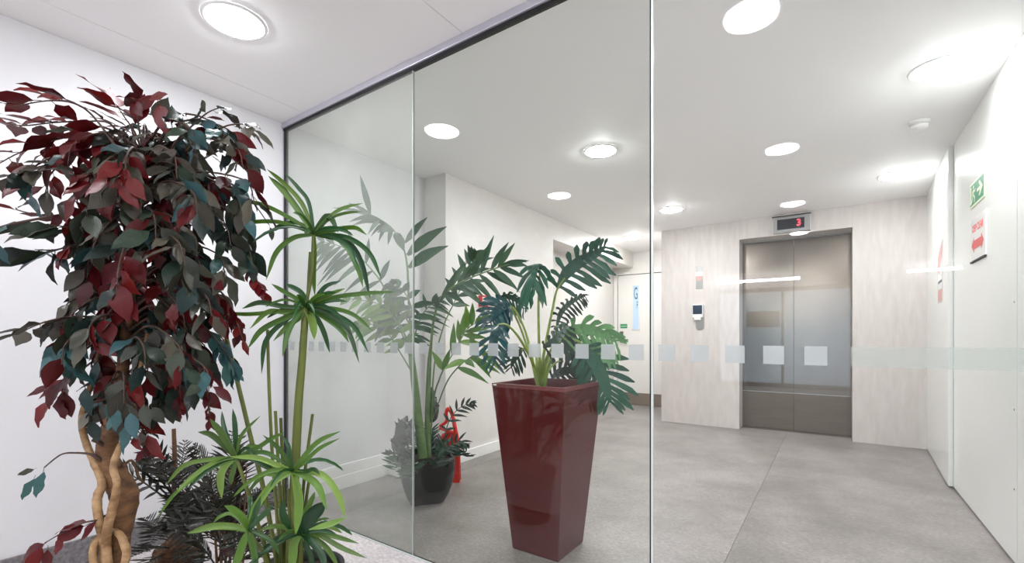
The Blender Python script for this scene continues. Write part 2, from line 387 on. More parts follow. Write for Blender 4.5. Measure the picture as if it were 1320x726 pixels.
# rear wall with daylit glazing
mb = MB()
mb.box((-3.1, BACK - 0.25, -0.05), (-2.15, BACK, H + 0.1)); mb.box((0.33, BACK - 0.25, -0.05), (EX + 0.2, BACK, H + 0.1)); mb.box((-2.15, BACK - 0.25, 2.13), (0.33, BACK, H + 0.1))
struct(mb.build('wall_rear', 'white_paint'))
win = thing('window_1', 'rear entrance glazing', 'window', (-0.1, BACK - 0.1, 0)); struct(win); del win['category']; del win['label']
for x in (-2.15, -0.9, 0.28): boxobj('mullion', (x, BACK - 0.13, 0), (x + 0.05, BACK - 0.07, 2.13), 'mullion', win)
for z in (0.0, 2.03): boxobj('rail', (-2.1, BACK - 0.125, z), (0.28, BACK - 0.075, z + 0.09), 'mullion', win)
for x0, x1 in ((-2.1, -0.9), (-0.85, 0.28)): boxobj('pane', (x0, BACK - 0.105, 0.09), (x1, BACK - 0.095, 2.03), 'glass_right', win)
for z, hh in ((1.28, 0.34),):
    o = boxobj('poster', (-1.56, BACK - 0.093, z), (-0.92, BACK - 0.088, z + hh), 'poster_brown'); tag(o, 'brown notice stuck on the rear entrance glass', 'notice')
for x0, x1 in ((-2.16, -0.55), (1.1, 1.85)):
    t = thing('tube_light', 'long white tube light above the %s end of the rear glazing' % ('left' if x0 > 0 else 'right'), 'light', ((x0+x1)/2, BACK + 0.03, 2.24), 'tube lights above the rear glazing')
    boxobj('housing', (x0, BACK + 0.001, 2.24), (x1, BACK + 0.04, 2.30), 'lamp_trim', t); boxobj('diffuser', (x0 + 0.01, BACK + 0.04, 2.245), (x1 - 0.01, BACK + 0.07, 2.295), 'tube_lamp', t)

# skirtings
def skirt(name, pts, h, th, m, ledge=None):
    """profile run along pts on the room side (left hand)"""
    mb = MB()
    for (x0, y0), (x1, y1), nx, ny in pts:
        mb.bevbox((min(x0, x1, x0 + nx*th, x1 + nx*th), min(y0, y1, y0 + ny*th, y1 + ny*th), 0), (max(x0, x1, x0 + nx*th, x1 + nx*th), max(y0, y1, y0 + ny*th, y1 + ny*th), h), 0.003)
        if ledge: mb.bevbox((min(x0, x1, x0 + nx*th*.55, x1 + nx*th*.55), min(y0, y1, y0 + ny*th*.55, y1 + ny*th*.55), h), (max(x0, x1, x0 + nx*th*.55, x1 + nx*th*.55), max(y0, y1, y0 + ny*th*.55, y1 + ny*th*.55), ledge), 0.003)
    return struct(mb.build(name, m))
skirt('baseboard_left', [((LX, BACK), (LX, GY - 0.02), 1, 0)], 0.138, 0.012, 'skirting_stone')
skirt('baseboard_left', [((LX, GY + 0.02), (LX, 2.39), 1, 0), ((LX, 2.39), (LOBBY2 - 0.03, 2.39), 0, -1)], 0.092, 0.02, 'skirting_white', 0.168)
struct(boxobj('trim_1', (LX, 2.391, 0), (LOBBY2 - 0.03, 2.769, 0.165), 'skirting_white'))
skirt('baseboard_left', [((LOBBY2, 2.78), (LOBBY2, 4.527), 1, 0)], 0.092, 0.016, 'skirting_white')
skirt('baseboard_left', [((-2.91, 4.53), (-2.91, 7.05), 1, 0)], 0.092, 0.016, 'skirting_white')

# back door
d0 = struct(thing('door_1', 'x', 'x', (-2.5, 7.07, 0))); del d0['label']; del d0['category']
boxobj('door_leaf', (-2.835, 7.045, 0.01), (-1.95, 7.068, 2.045), 'door_white', d0, 0.002)
boxobj('door_frame', (-2.905, 7.03, 0), (-2.845, 7.069, 2.10), 'door_white', d0, 0.003)
boxobj('door_frame', (-2.845, 7.03, 2.055), (-1.80, 7.069, 2.10), 'door_white', d0, 0.003)
boxobj('shadow_gap', (-2.845, 7.0655, 0), (-1.94, 7.0695, 2.055), 'gap_black', d0)
boxobj('kick_plate', (-2.835, 7.039, 0.005), (-1.95, 7.045, 0.19), 'kick_brown', d0)
vp = boxobj('vision_panel', (-2.588, 7.040, 1.185), (-2.492, 7.0445, 1.87), 'frosted_blue', d0)
mb = MB(); 
for a, b in (((-2.60, 7.036, 1.175), (-2.588, 7.045, 1.88)), ((-2.492, 7.036, 1.175), (-2.48, 7.045, 1.88)), ((-2.6, 7.036, 1.87), (-2.48, 7.045, 1.882)), ((-2.6, 7.036, 1.173), (-2.48, 7.045, 1.185))): mb.box(a, b)
mb.build('panel_frame', 'door_white', d0)
mb = MB(); text(mb, 'G', 0.27, (-2.54, 7.0385, 1.74), (1, 0, 0), (0, 0, 1), sx=0.32); text(mb, 'F', 0.16, (-2.515, 7.0385, 1.56), (1, 0, 0), (0, 0, 1), sx=0.35)
mb.build('lettering', 'ink_blue', vp)
hd = MB(); hd.bevbox((-2.80, 7.028, 0.975), (-2.735, 7.045, 1.055), 0.003); hd.tube([(-2.768, 7.03, 1.02), (-2.768, 6.985, 1.02)], 0.012, 10); hd.tube([(-2.775, 6.985, 1.02), (-2.645, 6.985, 1.02)], 0.0105, 10)
hd.build('door_handle', 'bronze', d0)
boxobj('lock_plate', (-2.80, 7.03, 1.085), (-2.745, 7.045, 1.155), 'bronze', d0, 0.003)
sg = boxobj('door_sign', (-2.795, 7.040, 1.205), (-2.68, 7.0448, 1.272), 'sign_green', d0)
boxobj('stripe', (-2.787, 7.0385, 1.234), (-2.688, 7.040, 1.242), 'sign_glow', sg)

# ------------------------------------------------------------------ lift doors, display, call points
def lift_leaf(x0, x1, label):
    t = thing('lift_door', label, 'lift door', ((x0+x1)/2, 6.09, 0.006), 'sliding lift doors')
    boxobj('door_leaf', (x0, 6.08, 0.006), (x1, 6.11, 2.168), 'steel', t, 0.001)
    k = boxobj('kick_plate', (x0 + 0.001, 6.0785, 0.008), (x1 - 0.001, 6.0798, 0.425), 'steel_kick', t)
    boxobj('edge_strip', (x0 + 0.001, 6.0765, 0.425), (x1 - 0.001, 6.0798, 0.432), 'steel_plain', k)
lift_leaf(-0.886, -0.3665, 'left brushed steel sliding lift door under the floor display')
lift_leaf(-0.3635, 0.160, 'right brushed steel sliding lift door, nearer the glossy white wall')
ld = thing('floor_display', 'steel floor display with a red 3 above the lift doors', 'display', (-0.37, LIFT_Y, 2.17))
boxobj('housing', (-0.545, LIFT_Y - 0.035, 2.19), (-0.195, LIFT_Y - 0.0005, 2.365), 'steel_plain', ld, 0.004)
boxobj('top_lip', (-0.55, LIFT_Y - 0.04, 2.366), (-0.19, LIFT_Y - 0.0005, 2.374), 'gap_black', ld)
sc = boxobj('screen', (-0.50, LIFT_Y - 0.038, 2.225), (-0.25, LIFT_Y - 0.0352, 2.335), 'display_black', ld)
mb = MB(); text(mb, '3', 0.10, (-0.30, LIFT_Y - 0.040, 2.28), (1, 0, 0), (0, 0, 1)); mb.build('digit', 'digit_red', sc)
PY = LIFT_Y + 0.05
lp = thing('lift_notice', 'small grey steel notice plate with red print on the wall left of the lift', 'sign', (-1.32, PY, 1.65))
boxobj('plate', (-1.362, PY - 0.006, 1.645), (-1.283, PY - 0.0005, 1.915), 'steel_plain', lp, 0.001)
boxobj('red_print', (-1.350, PY - 0.0075, 1.745), (-1.296, PY - 0.0062, 1.80), 'sign_red_pale', lp)
boxobj('white_band', (-1.362, PY - 0.0068, 1.80), (-1.283, PY - 0.0061, 1.85), 'plastic_white', lp)
lc = thing('lift_call_panel', 'white call unit with dark blue screen below the steel notice plate', 'call panel', (-1.33, PY, 1.15))
mb = MB(); mb.prism([(-0.045, 0.0), (0.045, 0.0), (0.045, -0.165), (0.02, -0.185), (-0.02, -0.185), (-0.045, -0.165)][::-1], (-1.315, PY - 0.012, 1.34), (1, 0, 0), (0, 0, 1), (0, -1, 0), -0.0115)
mb.build('backplate', 'steel_plain', lc)
mb = MB(); mb.bevbox((-1.395, PY - 0.05, 1.30), (-1.275, PY - 0.0125, 1.46), 0.005); mb.bevbox((-1.375, PY - 0.055, 1.265), (-1.295, PY - 0.0125, 1.31), 0.01); mb.build('housing', 'plastic_white', lc)
boxobj('screen', (-1.388, PY - 0.052, 1.338), (-1.282, PY - 0.0502, 1.445), 'screen_blue', lc)

# ------------------------------------------------------------------ signs and boxes on walls
SX = RX
es = thing('exit_sign', 'green exit sign with running figure and white arrow on the right wall', 'sign', (SX, 3.75, 1.84))
O = V((SX - 0.004, 3.915, 1.84)); Rr = V((0, -1, 0)); Uu = V((0, 0, 1)); Nn = V((-1, 0, 0))
boxobj('board', (SX - 0.004, 3.585, 1.84), (SX - 0.0004, 3.915, 1.985), 'sign_glow', es)
mb = MB()
mb.prism([(0.01, 0.012), (0.32, 0.012), (0.32, 0.134), (0.01, 0.134)], O, Rr, Uu, Nn, 0.0006); mb.build('green_field', 'sign_green', es)
mb = MB(); o2 = O + Nn * 0.0007
mb.prism([(0.175, 0.064), (0.245, 0.064), (0.215, 0.036), (0.235, 0.030), (0.300, 0.073), (0.235, 0.118), (0.215, 0.110), (0.245, 0.083), (0.175, 0.083)], o2, Rr, Uu, Nn, 0.0006)
mb.build('arrow', 'sign_glow', es)
mb = MB()
mb.prism([(0.02, 0.02), (0.045, 0.02), (0.045, 0.125), (0.02, 0.125)], o2, Rr, Uu, Nn, 0.0006)
mb.prism([(0.095 + 0.011 * math.cos(a), 0.113 + 0.011 * math.sin(a)) for a in [i * math.pi / 4 for i in range(8)]], o2, Rr, Uu, Nn, 0.0006)
mb.prism([(0.075, 0.065), (0.095, 0.06), (0.108, 0.098), (0.085, 0.1)], o2, Rr, Uu, Nn, 0.0006)
mb.prism([(0.10, 0.088), (0.125, 0.078), (0.142, 0.092), (0.138, 0.099), (0.124, 0.089), (0.103, 0.099)], o2, Rr, Uu, Nn, 0.0006)
mb.prism([(0.062, 0.09), (0.055, 0.068), (0.063, 0.066), (0.07, 0.085), (0.088, 0.09), (0.086, 0.099)], o2, Rr, Uu, Nn, 0.0006)
mb.prism([(0.082, 0.067), (0.095, 0.06), (0.115, 0.045), (0.108, 0.018), (0.118, 0.018), (0.128, 0.05), (0.098, 0.072)], o2, Rr, Uu, Nn, 0.0006)
mb.prism([(0.075, 0.067), (0.088, 0.063), (0.07, 0.035), (0.05, 0.028), (0.05, 0.038), (0.064, 0.043)], o2, Rr, Uu, Nn, 0.0006)
mb.build('running_figure', 'sign_glow', es)
ks = thing('keep_clear_sign', 'white notice with red lettering and red double arrow below the exit sign', 'sign', (SX, 3.72, 1.51))
boxobj('board', (SX - 0.006, 3.556, 1.515), (SX - 0.0004, 3.883, 1.765), 'plastic_white', ks)
boxobj('lower_edge', (SX - 0.010, 3.556, 1.505), (SX - 0.0004, 3.883, 1.5145), 'gap_black', ks)
O = V((SX - 0.0064, 3.883, 1.515))
mb = MB(); text(mb, 'KEEP CLEAR', 0.060, O + Rr * 0.165 + Uu * 0.185, Rr, Uu, sx=0.75); mb.build('lettering', 'sign_red', ks)
mb = MB(); mb.prism([(0.03, 0.09), (0.085, 0.045), (0.085, 0.065), (0.245, 0.065), (0.245, 0.045), (0.30, 0.09), (0.245, 0.135), (0.245, 0.115), (0.085, 0.115), (0.085, 0.135)], O, Rr, Uu, Nn, 0.0008)
mb.build('double_arrow', 'sign_red', ks)
fx = 0.6755; 
fs = thing('fire_notice', 'tall narrow white notice with pale red blocks, nearer the lift', 'sign', (fx, 4.82, 1.33))
mb = MB()
def slant(y): return 0.664 + (y - 4.41) * 0.0436 
def sl_prism(poly, off, th, m, name, par):
    mb = MB(); a = []; b = []
    for y, z in poly:
        a.append((slant(y) - off, y, z)); b.append((slant(y) - off - th, y, z))
    k = len(poly); mb.add(a + b, [tuple(range(k))[::-1], tuple(range(k, 2*k))] + [(i, (i+1) % k, (i+1) % k + k, i + k) for i in range(k)]); return mb.build(name, m, par)
sl_prism([(4.95, 1.33), (4.70, 1.33), (4.70, 1.80), (4.95, 1.80)], 0.0005, 0.003, 'plastic_white', 'board', fs)
sl_prism([(4.94, 1.56), (4.85, 1.56), (4.71, 1.70), (4.71, 1.79), (4.94, 1.70)], 0.0036, 0.001, 'sign_red_pale', 'red_block', fs)
sl_prism([(4.93, 1.34), (4.71, 1.34), (4.71, 1.43), (4.93, 1.43)], 0.0036, 0.001, 'sign_red_pale', 'red_block', fs)
sl_prism([(4.93, 1.48), (4.71, 1.48), (4.71, 1.50), (4.93, 1.50)], 0.0036, 0.001, 'joint_dark', 'text_line', fs)
cp = thing('fire_call_point', 'small red framed fire call point on the wall behind the palm', 'call point', (LOBBY2, 3.24, 1.33))
boxobj('housing', (LOBBY2 + 0.0005, 3.19, 1.335), (LOBBY2 + 0.04, 3.29, 1.435), 'call_red', cp, 0.004)
boxobj('glass_plate', (LOBBY2 + 0.0402, 3.203, 1.348), (LOBBY2 + 0.0412, 3.277, 1.418), 'plastic_white', cp)
o = boxobj('wall_label', (LOBBY2 + 0.0005, 3.19, 1.145), (LOBBY2 + 0.0025, 3.25, 1.155), 'joint_dark'); tag(o, 'tiny grey label strip on the wall under the fire call point', 'label')
sd = thing('smoke_detector', 'round white smoke detector on the lobby ceiling near the right wall', 'smoke detector', (0.44, 3.79, H - 0.05))
mb = MB(); mb.lathe((0.44, 3.79, H), [(0.0, -0.014), (0.052, -0.014), (0.054, -0.0005), (0, -0.0005)], 28); mb.build('base', 'plastic_white', sd)
mb = MB(); mb.lathe((0.44, 3.79, H), [(0.0, -0.05), (0.028, -0.05), (0.042, -0.04), (0.045, -0.026), (0.03, -0.0235), (0.0, -0.0235)], 28); mb.lathe((0.44, 3.79, H), [(0.0, -0.0235), (0.043, -0.018), (0.046, -0.0142)], 28); mb.build('sensor_cap', 'plastic_white', sd)

# ------------------------------------------------------------------ round ceiling lamps
def lamp_at(x, y, label, group, r=0.105):
    lm = 'lamp_front' if group == GR else ('lamp_side' if x > 0 else 'lamp')
    t = thing('ceiling_downlight', label, 'ceiling light', (x, y, H - 0.006), group)
    mb = MB(); mb.lathe((x, y, H), [(r + 0.018, -0.0005), (r + 0.014, -0.006), (r, -0.007), (r - 0.002, -0.002)], 40); mb.build('trim_ring', 'lamp_trim', t)
    mb = MB(); mb.lathe((x, y, H), [(0.0, -0.022), (r * 0.45, -0.020), (r * 0.8, -0.013), (r * 0.96, -0.0072), (r * 0.97, -0.001)], 40, smooth=False); mb.build('diffuser', lm, t)
GR = 'round ceiling lamps of the front room'; GLb = 'round ceiling lamps of the lobby'
lamp_at(-2.08, 0.93, 'round lit ceiling lamp of the front room above the red-leaved tree', GR)
FRONT = ((-0.28, 0.98, 'front room lamp whose mirror image is the large oval high on the right pane'), (-2.12, -0.70, 'front room lamp mirrored in the glass left of the lamp above the red planter'),
         (-0.3, -0.66, 'front room lamp mirrored in the right pane midway between the large oval and the lift'), (-0.33, -2.27, 'front room lamp mirrored just above the floor display of the lift'),
         (-0.36, -3.83, 'front room lamp mirrored just below the floor display of the lift'))
for x, y, s in FRONT: lamp_at(x, y, s, GR)
for x, y, s in ((1.5, 0.98, 'front room lamp to the right of the viewer, nearest the glass'), (1.5, -0.66, 'front room lamp to the right of the viewer, one row behind'), (1.5, -2.27, 'front room lamp to the right, farthest behind the viewer')):
    lamp_at(x, y, s, GR)
for x, y, s in ((0.43, 3.09, 'largest lit lobby ceiling lamp, beside the top of the right wall'), (0.42, 4.93, 'lit lobby ceiling lamp between the smoke detector and the lift wall'),
             (-1.37, 3.08, 'lit lobby ceiling lamp above the red planter, just left of the glass joint'), (-1.39, 4.92, 'lit lobby ceiling lamp nearest the wall panel left of the lift'),
             (-2.2, 5.99, 'smallest lit lobby ceiling lamp, in front of the white back door')):
    lamp_at(x, y, s, GLb)

# ------------------------------------------------------------------ glass partition
gp = thing('glass_partition', 'frameless glass partition with square markers and slim silver head rail', 'glass partition', (-1.2, GY, 0))
zt = H - 0.04
panes = []
for x0, x1, m in ((-2.805, -1.672, 'glass_film'), (-1.668, -0.5125, 'glass_mid'), (-0.502, RX - 0.002, 'glass_right')):
    panes.append((x0, x1, boxobj('pane', (x0, GY - 0.005, 0.004), (x1, GY + 0.005, zt), m, gp)))
boxobj('joint_strip', (-1.672, GY - 0.005, 0.004), (-1.668, GY + 0.005, zt), 'seal_white', gp)
boxobj('joint_seal', (-0.5125, GY - 0.005, 0.004), (-0.5075, GY + 0.005, zt), 'black_rubber', gp)
boxobj('joint_strip', (-0.5075, GY - 0.005, 0.004), (-0.502, GY + 0.005, zt), 'seal_white', gp)
boxobj('head_rail', (LX + 0.001, GY - 0.022, H - 0.034), (RX - 0.002, GY + 0.022, H - 0.0005), 'alu', gp, 0.003)
boxobj('head_seal', (LX + 0.001, GY - 0.012, H - 0.047), (RX - 0.002, GY + 0.012, H - 0.034), 'black_rubber', gp)
boxobj('side_channel', (LX + 0.001, GY - 0.012, 0.0), (-2.822, GY + 0.012, H - 0.047), 'alu', gp)
boxobj('side_seal', (-2.822, GY - 0.010, 0.0), (-2.805, GY + 0.010, H - 0.047), 'black_rubber', gp)
boxobj('floor_channel', (LX + 0.001, GY - 0.012, 0.0), (RX - 0.002, GY - 0.006, 0.006), 'seal_white', gp)
boxobj('floor_seal', (LX + 0.001, GY - 0.006, 0.0), (RX - 0.002, GY + 0.006, 0.004), 'black_rubber', gp)
for k in range(27):
    xc = -0.0404 - 0.1037 * k
    for x0, x1, po in panes:
        if x0 + 0.02 < xc < x1:
            boxobj('marker', (max(xc - 0.027, x0), GY - 0.0065, 0.981), (min(xc + 0.027, x1), GY - 0.0052, 1.035), 'vinyl', po)
boxobj('marker_strip', (0.04, GY - 0.0065, 0.981), (RX - 0.003, GY - 0.0052, 1.035), 'vinyl_strip', panes[2][2])

# ------------------------------------------------------------------ tall red planter
PCX, PCY = -1.19, 2.03
def ring(cx, cy, hw, z): return [V((cx - hw, cy - hw, z)), V((cx + hw, cy - hw, z)), V((cx + hw, cy + hw, z)), V((cx - hw, cy + hw, z))]
pl = thing('tall_planter', 'tall tapered burgundy lacquer planter behind the glass', 'planter', (PCX, PCY, 0))
mb = MB(); mb.frustum([ring(PCX, PCY, 0.127, 0.0), ring(PCX, PCY, 0.13, 0.006), ring(PCX, PCY, 0.203, 0.815)]); mb.add(ring(PCX, PCY, 0.127, 0.0), [(0, 3, 2, 1)])
mb.build('body', 'planter_lacquer', pl)
mb = MB(); mb.frustum([ring(PCX, PCY, 0.2035, 0.814), ring(PCX, PCY, 0.205, 0.832), ring(PCX, PCY, 0.186, 0.832), ring(PCX, PCY, 0.178, 0.74)]); mb.build('rim', 'planter_rim', pl)
boxobj('sticker', (PCX - 0.195, PCY - 0.2065, 0.822), (PCX - 0.175, PCY - 0.2055, 0.829), 'plastic_white', pl)
mb = MB(); mb.add(ring(PCX, PCY, 0.180, 0.75), [(0, 1, 2, 3)]); mb.build('soil', 'soil', pl)

# ------------------------------------------------------------------ split-leaf philodendron in the planter
ph = thing('split_leaf_philodendron', 'philodendron with deeply cut blue-green leaves in the tall burgundy planter', 'plant', (PCX, PCY, 0.75))
rng = random.Random(5)
DP = 2.35
def lobed(path, L, n, m, parent, roll=0.2, droop=0.25, prof=(0.55, 1.0, 1.0, 0.8, 0.45), up=1.0, dn=1.0):
    """deeply lobed blade: web along the midrib plus finger lobes both sides"""
    pts = sm([P(*p) for p in path], 5); mb = MB(); k = len(pts)
    mb.ribbon(pts, [L * 0.12, L * 0.42, L * 0.42, L * 0.3, L * 0.1], roll, 0.1); n = int(n * 1.2)
    for i in range(n):
        t = 0.04 + 0.94 * i / (n - 1.0); x = t * (k - 1); a = min(int(x), k - 2); p = pts[a].lerp(pts[a+1], x - a); T = (pts[a+1] - pts[a]).normalized()
        Vw = (CAM - p).normalized(); W = T.cross(Vw).normalized(); W.rotate(Matrix.Rotation(roll, 3, T)); Nn = W.cross(T)
        for s in (-1, 1):
            ll = L * interp(list(prof), t) * rng.uniform(0.85, 1.12) * (up if s < 0 else dn)
            fwd = 0.15 + 0.95 * t
            d = (W * s + T * fwd).normalized(); q = []
            for j in range(6):
                f = j / 5.0; q.append(p + d * ll * f + T * ll * 0.12 * f * f + UP * (-droop * ll * f * f) + Nn * rng.uniform(-.01, .01) * f)
            wd = min(ll * 0.2, 0.026)
            mb.ribbon(q, [wd * 0.8, wd * 0.75, wd * 0.9, wd * 1.15, wd * 1.1, wd * 0.25], roll * 0.6 + rng.uniform(-0.25, 0.25), 0.08)
    return mb.build('leaf_blade', m, parent)
def petiole(path, r0, r1, name='petiole'):
    mb = MB(); mb.tube(sm([P(*p) for p in path], 5), [r0, (r0 + r1) / 2, r1], 7); return mb.build(name, 'philo_stem', ph)
B = (700, 512, DP)
leaves = [
 ([B, (699, 470, DP), (712, 400, DP), (718, 374, DP), (728, 358, DP)], [(718, 372, DP), (730, 352, DP), (748, 337, DP - .04), (766, 328, DP - .1), (780, 318, DP - .14)], 0.145, 9, 'philo', 0.25, 0.35),
 ([B, (696, 470, DP), (694, 400, DP), (696, 350, DP), (697, 342, DP)], [(698, 341, DP), (692, 345, DP - .08), (689, 358, DP - .12), (690, 372, DP - .13)], 0.115, 7, 'philo', 0.9, 0.75),
 ([B, (690, 480, DP), (678, 430, DP + .05), (664, 400, DP + .1), (652, 392, DP + .1)], [(657, 392, DP + .1), (648, 395, DP + .05), (638, 404, DP), (632, 416, DP - .03)], 0.115, 8, 'philo_teal', 0.2, 0.3),
 ([B, (692, 480, DP), (672, 440, DP - .1), (655, 420, DP - .15), (643, 418, DP - .2)], [(644, 420, DP - .2), (638, 432, DP - .22), (636, 450, DP - .24), (638, 468, DP - .24)], 0.105, 6, 'philo_teal', 0.25, 0.2),
 ([B, (705, 470, DP + .1), (714, 440, DP + .2), (718, 420, DP + .3)], [(717, 425, DP + .3), (722, 405, DP + .32), (733, 392, DP + .35), (746, 384, DP + .38), (754, 382, DP + .4)], 0.075, 10, 'philo_dark', 0.3, 0.6),
 ([B, (706, 470, DP + .05), (716, 445, DP + .1), (724, 434, DP + .1)], [(722, 436, DP + .1), (740, 425, DP + .05), (762, 425, DP), (780, 432, DP - .04), (794, 440, DP - .08)], 0.135, 9, 'philo_light', 0.35, 0.45),
 ([B, (706, 470, DP - .02), (724, 440, DP), (745, 440, DP), (755, 450, DP)], [(752, 446, DP), (764, 462, DP), (775, 482, DP), (782, 502, DP), (786, 518, DP)], 0.165, 9, 'philo', 0.15, 0.12),
 ([B, (706, 480, DP + .1), (716, 468, DP + .2), (722, 466, DP + .25)], [(710, 487, DP + .2), (722, 480, DP + .25), (736, 477, DP + .25), (746, 478, DP + .25)], 0.115, 7, 'philo_dark', 0.2, 0.1),
 ([B, (694, 490, DP), (684, 462, DP), (676, 450, DP), (672, 452, DP)], [(674, 449, DP), (668, 456, DP), (662, 465, DP), (659, 474, DP)], 0.075, 5, 'philo_dark', 0.1, 0.2),
 ([B, (704, 470, DP + .15), (722, 448, DP + .25), (738, 446, DP + .3)], [(726, 450, DP + .25), (742, 448, DP + .3), (756, 458, DP + .3), (766, 470, DP + .3)], 0.155, 8, 'philo_dark', 0.2, 0.3),
 ([B, (690, 480, DP + .1), (672, 425, DP + .25), (655, 390, DP + .3), (650, 383, DP + .3)], [(640, 384, DP + .3), (655, 382, DP + .3), (668, 388, DP + .25), (675, 398, DP + .2)], 0.08, 7, 'philo', 0.5, 0.6),
 ([B, (702, 470, DP), (712, 448, DP - .05), (716, 445, DP - .1)], [(700, 448, DP - .1), (714, 440, DP - .1), (724, 430, DP - .05), (732, 420, DP)], 0.10, 6, 'philo_dark', 0.3, 0.5)]
for pt, bl, L, n, m, rl, dr in leaves:
    po = petiole(pt, 0.009, 0.004); lobed(bl, L, n, m, po, rl, dr)
for (u, v) in ((683, 455), (690, 448), (706, 452), (712, 462), (694, 470), (703, 475), (688, 470)):   # sheaths at the base
    mb = MB(); mb.ribbon(sm([P(698, 512, DP), P((u + 698) / 2, 480, DP - .02), P(u, v, DP)], 4), [0.02, 0.026, 0.018, 0.003], rng.uniform(-.5, .5), 0.3)
    mb.build('sheath', 'philo_stem', ph)

# ------------------------------------------------------------------ curved black pot with kentia palm behind the glass
KX, KY = -2.185, 2.146
kp = thing('square_plant_pot', 'glossy black square pot with bulging sides on the lobby floor', 'pot', (KX, KY, 0))
mb = MB(); rg = []
def rring(hw, z, n=9, e=12.0):
    out = []
    for k in range(4 * n):
        a = 2 * math.pi * k / (4 * n) ; c, s = math.cos(a), math.sin(a)
        r = hw / ((abs(c) ** e + abs(s) ** e) ** (1 / e)); x = r * c; y = r * s; out.append(V((KX + x * 0.588 - y * 0.809, KY + x * 0.809 + y * 0.588, z)))
    return out
for hw, z in ((0.100, 0.0), (0.106, 0.006), (0.132, 0.06), (0.154, 0.13), (0.166, 0.21), (0.169, 0.27), (0.168, 0.30), (0.159, 0.30), (0.155, 0.27), (0.15, 0.255)): rg.append(rring(hw, z))
mb.frustum(rg, 0, True); mb.add(rg[0], [tuple(range(36))[::-1]]); mb.build('body', 'pot_black', kp)
mb = MB(); mb.add(rring(0.155, 0.262), [tuple(range(36))]); mb.build('soil', 'soil', kp)

kt = thing('kentia_palm', 'tall feather palm with arching fronds in the black pot behind glass', 'plant', (KX, KY, 0.26))
DK = 2.97
rk = random.Random(11)
def leaflet(mb, a, b, wpx, sag=0.06, roll=None, prof=(0.25, 0.85, 1.0, 0.8, 0.45, 0.04)):
    a = P(*a) if not isinstance(a, V) else a; b = P(*b) if not isinstance(b, V) else b
    L = (b - a).length; pts = []
    for j in range(6):
        f = j / 5.0; p = a.lerp(b, f); p.z += sag * L * math.sin(math.pi * f) ; pts.append(p)
    d = (a - CAM).dot(FW); wd = wpx / FPX * d
    mb.ribbon(pts, [wd * q for q in prof], rk.uniform(-.5, .5) if roll is None else roll, 0.15)
def frond(parent, path, rad, leafs, mstem='kentia_stem', mleaf='kentia', name='frond', wpx=9):
    mb = MB(); mb.tube(sm([P(*p) for p in path], 5), rad, 6); f = mb.build(name, mstem, parent)
    for l in leafs:
        m2 = MB(); leaflet(m2, l[0], l[1], l[2] if len(l) > 2 else wpx, l[3] if len(l) > 3 else 0.06); m2.build('leaflet', mleaf, f)
    return f
def auto_leafs(path, n, t0, Lpx, ang=(55, 30), droop=0.3, spread=0.12, sides=(-1, 1), wpx=8, prof=(0.7, 1.0, 1.0, 0.75, 0.4)):
    """leaflets down both sides of a rachis given in pixels; returns endpoint pairs"""
    q = sm([V(p) for p in path], 6); out = []; k = len(q)
    for i in range(n):
        t = t0 + (1 - t0) * i / (n - 1.0); x = t * (k - 1); a = min(int(x), k - 2); p = q[a].lerp(q[a+1], x - a); T = q[a+1] - q[a]; T = V((T.x, T.y, 0)).normalized()
        for s in sides:
            an = math.radians(interp(list(ang), (t - t0) / (1 - t0))) * s; L = Lpx * interp(list(prof), (t - t0) / (1 - t0)) * rk.uniform(.85, 1.1)
            dx = T.x * math.cos(an) - T.y * math.sin(an); dy = T.x * math.sin(an) + T.y * math.cos(an)
            dep = rk.uniform(-spread, spread)
            out.append(((p.x, p.y, p.z), (p.x + dx * L, p.y + dy * L + droop * L, p.z + dep), wpx * rk.uniform(.85, 1.15)))
    return out
# trunks
mb = MB(); mb.tube(sm([P(545, 590, DK), P(540, 545, DK), P(534, 490, DK), P(530, 455, DK), P(528, 430, DK)], 5), [0.030, 0.027, 0.024, 0.018, 0.010], 10, wob=.03, rng=rk); mb.build('trunk', 'kentia_stem', kt)
mb = MB(); mb.tube(sm([P(552, 590, DK + .05), P(551, 530, DK + .05), P(553, 470, DK + .05), P(556, 440, DK + .05)], 5), [0.020, 0.017, 0.012, 0.008], 8); mb.build('trunk', 'kentia_stem', kt)
# tall frond left of the joint, drooping over
r1 = [(530, 440, DK), (527, 390, DK), (524, 335, DK), (513, 305, DK), (498, 288, DK), (479, 277, DK)]
lf1 = [((522, 313, DK), (551, 280, DK), 10), ((525, 329, DK), (576, 292, DK - .1), 14), ((527, 345, DK), (578, 317, DK - .1), 14),
       ((477, 276, DK), (464, 225, DK + .1), 9, 0.0), ((480, 279, DK), (449, 262, DK), 5), ((482, 280, DK), (428, 268, DK), 5, .05),
       ((492, 284, DK), (450, 286, DK), 7, .12), ((498, 288, DK), (454, 291, DK + .1), 7, .1), ((505, 294, DK), (478, 305, DK + .1), 7, .2), ((508, 298, DK), (486, 300, DK), 9, .15),
       ((490, 283, DK), (474, 303, DK), 6), ((498, 288, DK), (488, 312, DK), 6), ((505, 295, DK), (500, 316, DK), 6), ((512, 303, DK), (521, 324, DK - .1), 12, .0), ((510, 300, DK), (516, 318, DK), 12)]
frond(kt, r1, [0.009, 0.007, 0.004, 0.002], lf1)
# left mid frond (grey-green) sagging to the left
r2 = [(530, 450, DK), (512, 410, DK - .01), (492, 365, DK - .02), (462, 330, DK - .03), (440, 318, DK - .03), (418, 312, DK - .03)]
frond(kt, r2, [0.007, 0.005, 0.002], auto_leafs(r2, 11, 0.35, 46, (75, 35), 0.45, .04, (-1,), 7) + auto_leafs(r2, 7, 0.3, 40, (60, 30), 0.2, .04, (1,), 7))
